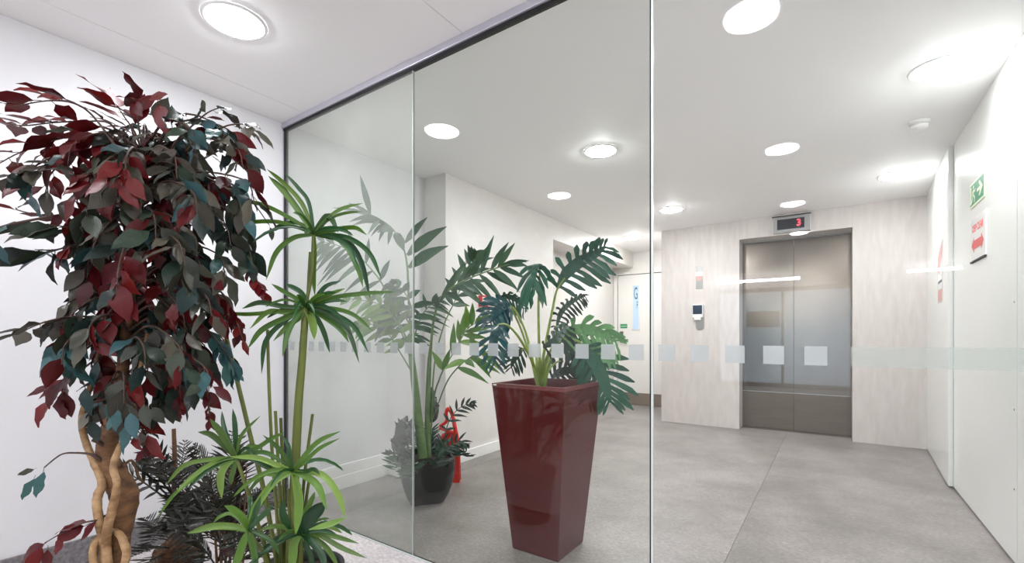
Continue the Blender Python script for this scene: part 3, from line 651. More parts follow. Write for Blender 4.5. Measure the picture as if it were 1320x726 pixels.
# right arching frond with broad leaflets
r3 = [(553, 520, DK), (556, 440, DK - .1), (562, 400, DK - .2), (575, 377, DK - .3), (605, 359, DK - .42), (648, 343, DK - .5), (672, 338, DK - .5), (679, 338, DK - .5)]
e3 = [((563, 398), (564, 380)), ((567, 390), (601, 336)), ((578, 375), (603, 337)), ((590, 366), (622, 330)), ((598, 362), (616, 340)), ((620, 353), (637, 303)), ((609, 357), (628, 318)),
      ((633, 348), (656, 312)), ((642, 345), (664, 313)), ((646, 343), (682, 336)), ((655, 341), (680, 343)), ((645, 345), (679, 360)), ((636, 348), (670, 377)), ((628, 351), (668, 374)),
      ((618, 354), (651, 392)), ((606, 359), (640, 394)), ((596, 364), (624, 383)), ((585, 371), (614, 376)), ((575, 377), (600, 392)), ((590, 367), (628, 400))]
q3 = lambda u: 2.97 - .3 - .2 * max(0, min(1, (u - 575) / 75.0))
frond(kt, r3, [0.009, 0.007, 0.004, 0.002], [((a[0], a[1], q3(a[0])), (b[0], b[1], q3(a[0]) - rk.uniform(0, .10)), 8.2, .05) for a, b in e3])
# two thin stems rising behind
r3b = [(556, 540, DK + .05), (560, 470, DK), (572, 420, DK), (588, 385, DK), (606, 345, DK), (612, 330, DK)]
frond(kt, r3b, [0.006, 0.004, 0.002], auto_leafs(r3b, 8, 0.55, 34, (60, 25), 0.1, .1, (-1, 1), 7))
# bright lower fronds on the right
r4 = [(555, 560, DK), (560, 510, DK - .1), (566, 490, DK - .2), (571, 478, DK - .25), (582, 459, DK - .3), (592, 441, DK - .35), (606, 421, DK - .4), (630, 411, DK - .45)]
e4 = [((571, 477), (556, 452)), ((571, 477), (580, 450)), ((583, 458), (585, 416)), ((592, 440), (590, 412)), ((597, 432), (598, 404)), ((603, 424), (600, 392)), ((608, 420), (609, 390)), ((612, 417), (634, 396)), ((618, 413), (649, 408)), ((625, 412), (660, 411)),
      ((598, 432), (628, 436)), ((592, 441), (630, 447)), ((600, 428), (640, 420))]
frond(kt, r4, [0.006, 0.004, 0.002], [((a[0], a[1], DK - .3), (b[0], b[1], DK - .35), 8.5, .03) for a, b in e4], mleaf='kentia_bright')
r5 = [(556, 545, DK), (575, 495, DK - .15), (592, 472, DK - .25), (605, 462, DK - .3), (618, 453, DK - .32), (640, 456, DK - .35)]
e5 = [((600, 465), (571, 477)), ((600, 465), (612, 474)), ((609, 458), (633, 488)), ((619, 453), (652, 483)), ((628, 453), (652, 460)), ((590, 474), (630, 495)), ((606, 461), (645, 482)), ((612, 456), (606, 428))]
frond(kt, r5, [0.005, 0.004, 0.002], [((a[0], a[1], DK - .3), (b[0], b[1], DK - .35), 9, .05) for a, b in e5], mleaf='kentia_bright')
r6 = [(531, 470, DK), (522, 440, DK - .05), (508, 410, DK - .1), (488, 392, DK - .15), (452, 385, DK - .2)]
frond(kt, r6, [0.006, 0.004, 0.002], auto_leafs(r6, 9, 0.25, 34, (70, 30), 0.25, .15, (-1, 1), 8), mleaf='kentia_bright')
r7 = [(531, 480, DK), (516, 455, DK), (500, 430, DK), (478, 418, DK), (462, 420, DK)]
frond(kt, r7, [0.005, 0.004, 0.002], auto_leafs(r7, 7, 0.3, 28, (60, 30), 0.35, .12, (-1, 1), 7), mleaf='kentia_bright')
r8 = [(531, 450, DK), (532, 420, DK), (530, 395, DK - .05), (520, 375, DK - .1), (508, 366, DK - .12)]
frond(kt, r8, [0.007, 0.005, 0.002], auto_leafs(r8, 8, 0.1, 38, (80, 40), 0.5, .15, (-1, 1), 9))
r9 = [(533, 440, DK), (540, 415, DK + .05), (552, 396, DK + .1), (566, 388, DK + .1)]
frond(kt, r9, [0.005, 0.004, 0.002], auto_leafs(r9, 9, 0.1, 36, (80, 30), 0.4, .1, (1,), 4) + auto_leafs(r9, 4, 0.4, 20, (60, 30), 0.0, .1, (-1,), 5))
r10 = [(530, 430, DK), (526, 415, DK), (514, 400, DK), (502, 398, DK), (490, 404, DK)]
frond(kt, r10, [0.006, 0.004, 0.002], auto_leafs(r10, 7, 0.2, 36, (70, 30), 0.6, .1, (-1, 1), 9))
# low bushy palm in the same pot
lb = thing('small_bushy_palm', 'low dark bushy palm filling the black pot at the foot of the feather palm', 'plant', (KX, KY, 0.262))
for i in range(26):
    a = rk.uniform(0, 2 * math.pi); L = rk.uniform(0.14, 0.23); el = rk.uniform(0.2, 1.3)
    b0 = V((KX + 0.09 * math.cos(a), KY + 0.09 * math.sin(a), 0.262)); dr = V((math.cos(a) * math.cos(el), math.sin(a) * math.cos(el), math.sin(el)))
    pts = [b0 + dr * L * f + UP * (-0.10 * f * f * math.cos(el)) for f in (0, .25, .5, .75, 1)]
    mb = MB(); mb.tube(pts, [0.003, 0.001], 4)
    for j in range(9):
        f = 0.25 + 0.75 * j / 8; p = b0 + dr * L * f + UP * (-0.10 * f * f * math.cos(el)); sd_ = dr.cross(UP).normalized()
        for s in (-1, 1):
            tip = p + (dr * 0.7 + sd_ * s * 0.8 + UP * rk.uniform(-.3, .2)).normalized() * 0.08
            mb.ribbon([p, p.lerp(tip, .35), p.lerp(tip, .7), tip], [0.004, 0.012, 0.01, 0.001], rk.uniform(-.6, .6), 0.1)
    mb.build('frond', 'philo_dark' if i % 3 else 'kentia', lb)
for pth in ([(572, 570, 2.85), (578, 545, 2.82), (588, 530, 2.8), (600, 522, 2.78), (609, 521, 2.77)], [(570, 585, 2.82), (580, 575, 2.8), (592, 568, 2.78), (600, 575, 2.76)]):
    mb = MB(); mb.tube(sm([P(*p) for p in pth], 4), [0.004, 0.001], 5)
    for a, b, wq in auto_leafs(pth, 8, 0.15, 18, (60, 30), 0.15, .05, (-1, 1), 3.4): leaflet(mb, a, b, wq)
    mb.build('frond', 'philo_dark', lb)
# crumpled bags
def blob(name, cx, r, m, parent, seed, amp=0.28, sub=4):
    bm = bmesh.new(); bmesh.ops.create_icosphere(bm, subdivisions=sub, radius=1.0); rr = random.Random(seed)
    dirs = [(V((rr.gauss(0, 1), rr.gauss(0, 1), rr.gauss(0, 1))).normalized(), rr.uniform(0.3, 1)) for _ in range(60)]
    for v in bm.verts:
        n = v.co.normalized(); s = 0.0
        for d, w_ in dirs:
            c = abs(n.dot(d)); s += w_ * max(0, 1 - c * 7)
        k = 1 - amp * min(s, 1.6) * 0.5 + rr.uniform(-.02, .02)
        v.co = V(cx) + V((n.x * r[0], n.y * r[1], n.z * r[2])) * k
    bm.verts.index_update(); mb = MB(); mb.add([v.co[:] for v in bm.verts], [[v.index for v in f.verts] for f in bm.faces], 0, False); bm.free()
    return mb.build(name, m, parent)
bg = thing('black_plastic_bag', 'crumpled glossy black plastic bag slumped over the left of the square black pot', 'bag', P(518, 588, 3.0))
c1 = P(520, 558, 2.93); blob('bag', c1, (0.115, 0.095, 0.165), 'black_bag', bg, 3, 0.6); blob('bag_fold', c1 + V((-0.03, -0.02, -0.07)), (0.085, 0.07, 0.08), 'black_bag', bg, 8, 0.6)
bg2 = thing('black_plastic_bag', 'dark plastic bag bunched up behind the palm stems, right of the slumped bag', 'bag', P(556, 560, 3.06))
blob('bag', P(557, 528, 3.08), (0.065, 0.06, 0.12), 'black_bag', bg2, 21, 0.35)
blob('bag_neck', P(556, 508, 3.08), (0.028, 0.026, 0.06), 'black_bag', bg2, 5, 0.3)
# red plastic stand behind the pot
rs = thing('red_plastic_stand', 'bright red plastic stand with a loop handle behind the black pot', 'stand', (-2.31, 2.50, 0))
D3 = (P(580, 560, 3.25) - CAM)
rx0, rz = -2.17, 0.0
mb = MB()
SP = V((-2.31, 2.50, 0))
def rp(poly, o, th=0.014, m='red_plastic', name='panel'):
    mb = MB(); mb.prism(poly, o, RT, UP, -FW, th); return mb.build(name, m, rs)
for off, tl in ((0.0, 1), (0.07, -1)):
    o_ = SP + FW * off
    rp([(-0.075, 0.0), (0.085, 0.0), (0.078, 0.30), (0.045, 0.36), (0.0, 0.37), (-0.055, 0.34), (-0.068, 0.28)], o_)
ar = SP - FW * 0.012
mb = MB(); mb.tube(sm([ar + RT * x + UP * z for x, z in ((0.07, 0.30), (0.05, 0.40), (0.03, 0.50), (0.0, 0.54), (-0.015, 0.50), (-0.01, 0.45), (-0.06, 0.41))], 5), [0.016, 0.014, 0.012], 8); mb.tube(sm([ar + RT * x + UP * z for x, z in ((-0.065, 0.40), (-0.02, 0.385), (0.04, 0.36))], 4), 0.013, 8)
mb.build('loop_handle', 'red_plastic', rs)

# ------------------------------------------------------------------ green umbrella plant in front of the glass
CX0 = P(383, 735, 1.52)
up_pot = thing('round_plant_pot', 'round black pot of the green strap-leaved plant in front of the glass', 'pot', (CX0.x, CX0.y, 0))
def round_pot(t, x, y, h, r):
    mb = MB(); mb.lathe((x, y, 0), [(0, 0), (r * .72, 0), (r * .76, .01), (r * .97, h - .03), (r * 1.0, h - .028), (r * 1.02, h), (r * .94, h), (r * .92, h - .04)], 40); mb.build('body', 'pot_matte', t)
    mb = MB(); mb.lathe((x, y, 0), [(0, h - .035), (r * .93, h - .035)], 32, smooth=False); mb.build('soil', 'soil', t)
round_pot(up_pot, CX0.x, CX0.y, 0.295, 0.145)
um = thing('umbrella_plant', 'bright green strap-leaved plant with leaf whorls on tall stems before the glass', 'plant', (CX0.x, CX0.y, 0.262))
ru = random.Random(3)
DU = 1.52
BASE = lambda u, d: (u, 752, d)
def stem(path, r):
    mb = MB(); mb.tube(sm([P(*p) for p in path], 4), r, 7); return mb.build('stem', 'green_stem', um)
stA = stem([(392, 400, DU), (399, 370, DU), (403, 340, DU), (405, 302, DU)], [0.0065, 0.005])
stA2 = stem([(396, 400, DU + .02), (398, 360, DU + .02), (400, 325, DU + .02)], [0.005, 0.005])
stB = stem([BASE(372, DU), (376, 690, DU), (381, 600, DU), (385, 520, DU), (390, 460, DU), (394, 398, DU)], [0.016, 0.014, 0.011])
stC = stem([BASE(352, DU), (343, 710, DU - .05), (330, 668, DU - .1), (315, 620, DU - .12), (305, 592, DU - .12)], [0.007, 0.005])
stD = stem([BASE(380, DU), (379, 700, DU - .08), (378, 650, DU - .15), (378, 608, DU - .16)], [0.009, 0.006])
stE = stem([BASE(352, DU), (340, 715, DU - .15), (328, 698, DU - .2), (321, 684, DU - .22)], [0.007, 0.005])
stF = stem([BASE(386, DU), (388, 720, DU - .08), (389, 688, DU - .1)], [0.009, 0.006])
stem([BASE(362, DU + .05), (342, 640, DU + .05), (326, 575, DU + .05), (308, 500, DU + .05), (292, 436, DU + .05)], [0.008, 0.007])
stem([BASE(364, DU + .04), (356, 650, DU + .04), (351, 585, DU + .04), (347, 500, DU + .04), (345, 425, DU + .04)], [0.006, 0.005])
for a in ([BASE(366, DU + .02), (361, 640, DU), (355, 530, DU)], [BASE(368, DU + .03), (366, 640, DU + .02), (362, 539, DU + .02)], [BASE(384, DU + .05), (391, 630, DU + .05), (403, 534, DU + .05)],
          [BASE(386, DU + .06), (393, 660, DU + .05), (401, 603, DU + .04)], [BASE(376, DU - .02), (374, 700, DU - .03), (372, 630, DU - .03)], [BASE(380, DU - .03), (383, 690, DU - .03), (386, 625, DU - .02)]):
    stem(a, [0.006, 0.005])
def whorl(st, c, leafs):
    for k in range({302: 7, 397: 9, 590: 4, 608: 5, 684: 4, 688: 6}[c[1]]):     # thinner leaves filling the whorl, arching outwards and drooping
        a = ru.uniform(0, 2 * math.pi); L = ru.uniform(0.13, 0.21); el = ru.uniform(0.1, 1.0); o = P(*c)
        dr = V((math.cos(a) * math.cos(el), math.sin(a) * math.cos(el), math.sin(el))); dp = ru.uniform(.35, .8)
        mb = MB(); wd = ru.uniform(.009, .014)
        mb.ribbon([o + dr * L * f - UP * dp * L * f * f for f in (0, .2, .4, .6, .8, .93, 1)], [wd * .6, wd * .9, wd, wd, wd * .9, wd * .6, wd * .05], ru.uniform(-.6, .6), 0.3)
        mb.build('leaf', ('strap', 'strap_dark')[k % 2], st)
    for l in leafs:
        pts, wpx = l[0], l[1]; m = l[2] if len(l) > 2 else 'strap'
        d0 = c[2]; tip = pts[-1]; L = math.hypot(tip[0] - c[0], tip[1] - c[1])
        dz = ru.uniform(-.8, .45) * (0.35 + 0.5 * (L < 70)) * L / FPX * d0
        path = [c] + [(u, v, d0 + dz * (k + 1) / len(pts)) for k, (u, v) in enumerate(pts)]
        q = sm([P(*p) for p in path], 5); mb = MB(); wd = wpx / FPX * d0
        wd *= 0.72; mb.ribbon(q, [wd * .6, wd * .85, wd, wd, wd, wd * .8, wd * .05], ru.uniform(-.5, .5), 0.32); mb.build('leaf', m, st)
dA, dB, dC, dD, dE, dF = DU, DU, DU - .12, DU - .16, DU - .22, DU - .1
whorl(stA, (405, 302, dA), [([(390, 263), (365, 235), (344, 218)], 8), ([(384, 270), (365, 245), (346, 227)], 11), ([(398, 262), (385, 243), (366, 222)], 7, 'strap_dark'), ([(374, 282), (333, 263), (289, 260)], 8), ([(359, 287), (311, 291), (286, 317)], 8),
  ([(385, 295), (365, 290), (350, 297)], 6, 'strap_dark'), ([(378, 306), (355, 326), (343, 361)], 9), ([(406, 325), (405, 350), (406, 382)], 11, 'strap'), ([(447, 312), (466, 339), (477, 385)], 10, 'strap_dark'), ([(440, 312), (460, 345), (468, 371)], 9),
  ([(447, 306), (476, 326), (492, 360)], 9, 'strap_dark'), ([(420, 285), (440, 270), (468, 262)], 7), ([(424, 282), (446, 274), (466, 273)], 6), ([(428, 296), (457, 293), (473, 303)], 8), ([(414, 290), (424, 280), (436, 300)], 12), ([(425, 303), (450, 318), (462, 352)], 8, 'strap_dark')])
whorl(stB, (394, 397, dB), [([(360, 402), (317, 406), (276, 402)], 8), ([(365, 395), (335, 390), (312, 398)], 9), ([(370, 402), (345, 402), (322, 424)], 9, 'strap_light'), ([(382, 385), (365, 375), (350, 366)], 8), ([(390, 380), (380, 372), (367, 366)], 9, 'strap_dark'),
  ([(425, 385), (465, 379), (511, 376)], 8), ([(420, 390), (434, 388), (448, 389)], 7, 'strap_dark'), ([(425, 397), (455, 405), (481, 427)], 8), ([(370, 408), (337, 425), (319, 450)], 10), ([(368, 412), (342, 440), (337, 482)], 9, 'strap_dark'), ([(380, 412), (370, 432), (364, 460)], 9),
  ([(398, 405), (402, 418), (405, 438)], 15, 'strap_light'), ([(420, 405), (448, 427), (463, 468)], 9), ([(422, 402), (455, 420), (475, 455)], 9, 'strap_dark'), ([(415, 408), (438, 425), (450, 442)], 9), ([(386, 410), (372, 420), (352, 440)], 9), ([(408, 410), (418, 430), (425, 455)], 9, 'strap_dark'), ([(415, 385), (430, 378), (445, 372)], 7),
  ([(405, 388), (420, 370), (440, 362)], 8, 'strap_dark')])
whorl(stC, (305, 590, dC), [([(296, 570), (289, 550), (286, 530)], 8, 'strap_dark'), ([(303, 568), (302, 548), (300, 527)], 9, 'strap_dark'), ([(308, 570), (316, 555), (336, 536)], 6), ([(290, 575), (272, 560), (255, 557)], 10), ([(294, 570), (283, 553), (271, 540)], 12),
  ([(271, 592), (237, 600), (214, 625)], 8), ([(268, 606), (227, 634), (202, 668)], 7, 'strap_light'), ([(292, 600), (285, 615), (286, 643)], 13, 'strap_light'), ([(302, 605), (299, 615), (298, 625)], 9), ([(325, 590), (340, 598), (353, 607)], 13), ([(330, 578), (350, 565), (367, 557)], 8),
  ([(325, 585), (345, 585), (376, 604)], 8)])
whorl(stD, (378, 608, dD), [([(370, 592), (357, 575), (339, 561)], 8), ([(356, 598), (330, 589), (295, 589)], 10, 'strap_light'), ([(355, 612), (340, 612), (329, 621)], 9), ([(354, 621), (329, 656), (319, 692)], 12, 'strap_light'), ([(384, 640), (384, 660), (381, 689)], 15, 'strap_light'),
  ([(395, 614), (411, 628), (421, 657)], 12, 'strap_light'), ([(414, 612), (435, 637), (445, 668)], 11, 'strap_light'), ([(388, 594), (410, 570), (439, 556)], 9), ([(392, 596), (412, 578), (438, 565)], 7), ([(374, 590), (372, 575), (363, 560)], 7, 'strap_dark'), ([(395, 608), (405, 606), (412, 612)], 8)])
sh = MB(); sh.ribbon(sm([P(445, 668, dD), P(425, 676, dD), P(398, 683, dD)], 4), [0.004, 0.018, 0.018, 0.002], 0.2, 0.2); sh.build('leaf', 'strap_light', stD)
whorl(stE, (321, 684, dE), [([(300, 679), (273, 679), (241, 688)], 12), ([(312, 668), (300, 658), (289, 652)], 12), ([(300, 664), (285, 666), (275, 674)], 7), ([(314, 700), (308, 718), (300, 740)], 14, 'strap_light'), ([(325, 700), (328, 715), (332, 735)], 11), ([(327, 668), (331, 655), (336, 640)], 10, 'strap_dark'),
  ([(332, 672), (345, 660), (352, 650)], 10, 'strap_dark'), ([(335, 690), (350, 700), (360, 715)], 9)])
whorl(stF, (389, 688, dF), [([(410, 686), (432, 692), (463, 701)], 9), ([(410, 690), (440, 707), (473, 720)], 9), ([(408, 684), (420, 684), (433, 688)], 8, 'strap_dark'), ([(408, 696), (424, 710), (438, 735)], 9), ([(380, 700), (378, 716), (376, 740)], 15, 'strap_light'), ([(394, 705), (400, 720), (404, 740)], 11, 'strap_dark'),
  ([(398, 668), (410, 655), (420, 646)], 24, 'strap_dark'), ([(392, 665), (400, 648), (406, 634)], 10), ([(365, 692), (345, 706), (328, 722)], 10, 'strap_dark'), ([(368, 680), (352, 678), (334, 684)], 8), ([(372, 676), (364, 660), (366, 644)], 12, 'strap_dark'), ([(400, 698), (414, 716), (420, 738)], 12, 'strap_dark')])

# ------------------------------------------------------------------ two dark feathery palms behind
def dark_palm(name, potlab, label, base_px, centre, nfr, Lpx, seed, pot_r, cut_stem=None):
    rr = random.Random(seed); B0 = P(*base_px); B0.z = 0.125
    pt = thing('round_plant_pot', potlab, 'pot', (B0.x, B0.y, 0))
    round_pot(pt, B0.x, B0.y, max(B0.z, 0.12), pot_r)
    t = thing(name, label, 'plant', (B0.x, B0.y, B0.z - 0.035))
    d = base_px[2]
    for i in range(nfr):
        a = rr.uniform(0, 2 * math.pi); el = rr.uniform(0.1, 1.4); L = Lpx / FPX * d * rr.uniform(.7, 1.1)
        dr = V((math.cos(a) * math.cos(el), math.sin(a) * math.cos(el), math.sin(el)))
        b0 = B0 + V((rr.uniform(-.04, .04), rr.uniform(-.04, .04), rr.uniform(0.02, 0.30)))
        f_ = lambda s: b0 + dr * L * s + UP * (-0.35 * L * s * s * math.cos(el))
        pts = [f_(s / 6.0) for s in range(7)]
        if min((p.x - LX) for p in pts) < 0.06: continue
        mb = MB(); mb.tube(pts, [0.004, 0.0025, 0.001], 4)
        hz = dr.cross(UP).normalized(); nl = 15
        for j in range(nl):
            s = 0.22 + 0.78 * j / (nl - 1.0); p = f_(s); ll = L * 0.30 * math.sin(math.pi * (0.2 + 0.75 * (s - .22) / .78)) 
            for sg_ in (-1, 1):
                tip = p + (dr * 0.75 + hz * sg_ * 0.85 + UP * rr.uniform(-.35, .15)).normalized() * ll
                mb.ribbon([p, p.lerp(tip, .4), p.lerp(tip, .75), tip], [0.002, 0.0062, 0.005, 0.0008], rr.uniform(-.7, .7), 0.1)
        mb.build('frond', 'palm_red' if i % 16 == 4 else 'palm_dark', t)
    return t, B0
pa, b1 = dark_palm('feathery_palm', 'dark round pot of the dark palm with the cut brown stem', 'dark feathery palm with a cut brown stem behind the twisted tree trunk', (228, 735, 1.95), (222, 640), 30, 92, 31, 0.10)
mb = MB(); mb.tube(sm([P(224, 722, 1.95), P(222, 700, 1.95), P(224, 640, 1.97), P(225, 590, 1.97), P(224, 553, 1.97)], 4), [0.012, 0.010, 0.008], 8, wob=.12, rng=rk); mb.build('cut_stem', 'palm_stem', pa)
blob('coir_clump', b1 + V((0.0, 0.0, 0.01)), (0.105, 0.105, 0.085), 'coir', pa, 77, 0.2, 4)
pb, b2 = dark_palm('feathery_palm', 'dark round pot of the dark palm with several thin canes', 'dark feathery palm with several thin canes left of the green strap-leaved plant', (292, 760, 1.78), (292, 640), 34, 95, 57, 0.10)
for k in range(7):
    mb = MB(); u0 = 282 + k * 5
    mb.tube(sm([P(u0, 762, 1.78 + .02 * (k % 3)), P(u0 - 4 + k, 700, 1.78), P(u0 - 8 + 2 * k, 640 - 8 * (k % 2), 1.80), P(u0 - 12 + 3 * k, 600 + 14 * (k % 3), 1.80)], 3), [0.006, 0.004, 0.002], 6); mb.build('cane', 'palm_stem', pb)
for pth in ([(205, 660), (235, 655), (262, 668), (290, 690)], [(262, 700), (240, 690), (215, 682)], [(210, 640), (185, 622), (165, 610), (150, 600)], [(215, 600), (200, 585), (185, 595)]):
    pp = [(u, v, 1.85) for u, v in pth]; mb = MB(); mb.tube(sm([P(*p) for p in pp], 4), [0.004, 0.001], 5)
    for a, b, wq in auto_leafs(pp, 9, 0.1, 26, (60, 30), 0.15, .05, (-1, 1), 4.2): leaflet(mb, a, b, wq)
    mb.build('frond', 'palm_dark', pa)

# ------------------------------------------------------------------ red and green leaved tree with twisted trunk
DT = 1.50
TB = P(143, 740, DT)
tp = thing('round_plant_pot', 'dark round pot under the twisted trunk of the red-leaved tree', 'pot', (TB.x, TB.y, 0))
round_pot(tp, TB.x, TB.y, 0.22, 0.15)
tr = thing('artificial_ficus_tree', 'tall tree with twisted trunk and burgundy, teal and olive leaves beside the left wall', 'tree', (TB.x, TB.y, 0.185))
rt_ = random.Random(19)
def trunk(path, rpx, m, name, wob=0.06, sides=12):
    mb = MB(); mb.tube(sm([P(*p) for p in path], 5), [r / FPX * DT for r in rpx], sides, wob=wob, rng=rt_); return mb.build(name, m, tr)
MT = [(148, 790, DT), (149, 745, DT), (151, 705, DT), (157, 670, DT), (160, 638, DT), (148, 613, DT), (138, 586, DT), (142, 556, DT), (151, 522, DT), (158, 480, DT), (162, 430, DT), (170, 370, DT), (180, 300, DT), (182, 240, DT), (188, 200, DT)]
trunk(MT, [14, 13, 13, 14, 16, 14, 11.5, 11, 8.5, 7, 6, 5, 4, 3, 2], 'bark', 'trunk')
trunk([(136, 790, DT - .05), (134, 745, DT - .05), (134, 705, DT - .05), (126, 662, DT - .07), (126, 640, DT - .06), (132, 622, DT - .04), (120, 593, DT - .02), (109, 565, DT), (106, 537, DT), (116, 500, DT), (130, 450, DT), (140, 400, DT)], [5.5, 5.5, 5, 5, 5, 4.5, 4, 4, 3, 2.5, 2], 'vine_bark', 'twisted_stem', .08, 9)
trunk([(142, 790, DT - .06), (140, 745, DT - .06), (137, 693, DT - .07), (145, 656, DT - .08), (151, 624, DT - .08), (146, 603, DT - .06), (154, 578, DT - .04), (165, 562, DT - .02), (172, 530, DT), (180, 480, DT), (190, 430, DT)], [5, 5, 5, 4.5, 4, 4, 4, 3, 2.5, 2], 'vine_bark', 'twisted_stem', .08, 9)
trunk([(147, 684, DT - .03), (156, 692, DT - .06), (163, 712, DT - .07), (160, 728, DT - .07), (152, 745, DT - .05)], [3.5, 4.5, 4.5, 4], 'vine_bark', 'twisted_stem', .08, 9)
trunk([(140, 690, DT - .03), (126, 694, DT - .06), (120, 712, DT - .07), (122, 730, DT - .07), (130, 745, DT - .05)], [3.5, 4.5, 4.5, 4], 'vine_bark', 'twisted_stem', .08, 9)
trunk([(140, 600, DT), (128, 592, DT - .03), (118, 586, DT - .04), (100, 584, DT - .04), (82, 585, DT - .03), (70, 592, DT), (57, 603, DT)], [3, 2.5, 1.4, 1.1, .9, .8], 'twig', 'branch', .1, 6)
trunk([(142, 580, DT), (130, 572, DT - .03), (119, 567, DT - .04)], [2.5, 2.5, 2.2], 'twig', 'branch', .1, 6)
trunk([(160, 600, DT), (170, 594, DT + .05), (178, 612, DT + .1), (184, 622, DT + .12)], [2, 1.5, 1.5], 'bark', 'branch', .1, 6)
# leaf templates: pointed oval, folded along the midrib, rippled edge, petiole included
tmpl = {}
def leaf_mesh(k, m):
    if (k, m) in tmpl: return tmpl[(k, m)]
    r = random.Random(k); mb = MB(); n = 7
    prof = [0.05, 0.62, 0.95, 0.98, 0.78, 0.42, 0.0]; wmax = r.uniform(0.44, 0.58); bend = r.uniform(-.1, .28); fold = r.uniform(.05, .3); tw = r.uniform(-.5, .5); side = r.uniform(-.08, .08)
    vs = []
    for i in range(n):
        t = i / (n - 1.0); wd = prof[i] * wmax / 2; rip = r.uniform(-.05, .05)
        c = V((side * t * t, t, -bend * t * t)); an = tw * t
        for s in (-1, 1):
            e = V((math.cos(an) * wd * s, 0, math.sin(an) * wd * s + fold * wd + rip)); vs.append(c + e)
        vs.append(c)
    fs = []
    for i in range(n - 1):
        a = 3 * i; b = a + 3; fs += [(a, a + 2, b + 2, b), (a + 2, a + 1, b + 1, b + 2)]
    mb.add(vs, fs, 0, True); mb.tube([(0, -0.18, 0.03), (0, 0, 0)], 0.012, 3, cap=False)
    me = bpy.data.meshes.new('leaf'); me.from_pydata([tuple(v) for v in mb.v], [], mb.f); me.materials.append(MATS[m]); me.polygons.foreach_set('use_smooth', [True] * len(mb.f)); me.update()
    tmpl[(k, m)] = me; return me
LEAVES = []
def put_leaf(p, tipdir, normal, size, m):
    y = tipdir.normalized(); z = (normal - y * normal.dot(y)); z = z.normalized() if z.length > 1e-3 else V((0, 0, 1)); x = y.cross(z)
    M = Matrix((x, y, z)).transposed().to_4x4(); M = Matrix.Translation(p + y * size * 0.18) @ M @ Matrix.Scale(size, 4)
    LEAVES.append((M, rt_.randrange(6), m, size, (CAM - p).length))
def pick(u, v):
    if v < 185 and u < 175: pr = .88
    elif v < 240 and u < 130: pr = .6
    elif u < 110 and v < 350: pr = .42
    elif 145 < u < 235 and 320 < v < 410: pr = .55
    elif v > 500: pr = .35
    else: pr = .22
    x = rt_.random()
    if x < pr: return 'leaf_red'
    x = rt_.random()
    top = v < 260
    if top: return 'leaf_olive' if x < .55 else ('leaf_green' if x < .9 else 'leaf_teal')
    return 'leaf_green' if x < .64 else ('leaf_teal' if x < .78 else 'leaf_olive')
def twig(path, nl, size, colour=None, r=(1.5, .6), droop=0.6, start=.2, flat=0.0, name='branch', left=None):
    q = sm([P(*p) for p in path], 4); mb = MB(); mb.tube(q, [x / FPX * DT for x in r], 5); mb.build(name, 'twig', tr); k = len(q)
    qp = sm([V(p) for p in path], 4)
    for i in range(nl):
        t = start + (1 - start) * (i + rt_.uniform(0, .5)) / nl if nl > 1 else 1; t = min(t, 1); x = t * (k - 1); a = min(int(x), k - 2); p = q[a].lerp(q[a+1], x - a); T = (q[a+1] - q[a]).normalized()
        sd = T.cross(UP); sd = sd.normalized() if sd.length > .05 else V((1, 0, 0))
        s = 1 if i % 2 else -1
        tip = T * rt_.uniform(.3, .9) + sd * s * rt_.uniform(.3, 1) + UP * (-droop * rt_.uniform(.5, 1.4)) + V((rt_.gauss(0, .25), rt_.gauss(0, .25), 0))
        nrm = UP * (0.6 + flat) - FW * rt_.uniform(.1, 1.0) + V((rt_.gauss(0, .45), rt_.gauss(0, .45), rt_.gauss(0, .2)))
        pp = qp[min(int(x), len(qp) - 1)]
        put_leaf(p, tip, nrm, size * rt_.uniform(.8, 1.2), colour or pick(pp.x, pp.y))
# outlying branches seen against the wall
S = 0.086
twig([(165, 200, DT), (143, 160, DT), (105, 157, DT), (69, 158, DT), (27, 162, DT), (-8, 154, DT)], 13, S * 1.05, 'leaf_red', droop=-.05, flat=.6, start=.35)
twig([(160, 210, DT), (135, 182, DT - .05), (102, 177, DT - .05), (77, 179, DT - .05), (27, 196, DT - .05), (-5, 213, DT - .05)], 11, S, 'leaf_red', droop=.1, flat=.5, start=.3)
twig([(150, 190, DT - .1), (120, 150, DT - .1), (95, 133, DT - .1), (60, 130, DT - .1), (15, 138, DT - .1)], 9, S, 'leaf_red', droop=.0, flat=.8, start=.3)
twig([(150, 240, DT), (110, 225, DT - .1), (70, 212, DT - .1), (30, 222, DT - .15), (5, 232, DT - .15)], 11, S, 'leaf_olive', droop=.25, flat=.5, start=.25)
twig([(150, 250, DT), (105, 270, DT), (74, 281, DT - .03), (27, 272, DT - .03), (20, 268, DT - .03)], 4, S * .9, 'leaf_red', droop=.1, start=.5)
twig([(150, 290, DT), (110, 295, DT), (80, 292, DT - .1), (50, 288, DT - .1)], 8, S * 1.15, None, droop=.25, start=.3)
twig([(140, 310, DT), (100, 315, DT - .05), (72, 322, DT - .1), (45, 322, DT - .1)], 8, S * 1.1, None, droop=.55, start=.4)
twig([(60, 280, DT - .2), (10, 290, DT - .25), (-15, 300, DT - .25), (-6, 305, DT - .25)], 2, S, 'leaf_teal', droop=1)
twig([(140, 410, DT), (100, 408, DT - .1), (70, 412, DT - .1), (45, 420, DT - .1), (20, 432, DT - .1)], 9, S, 'leaf_olive', droop=.25, flat=.5, start=.25)
twig([(130, 430, DT), (105, 430, DT - .1), (90, 440, DT - .1), (78, 452, DT - .1)], 6, S, 'leaf_teal', droop=1.0, start=.5)
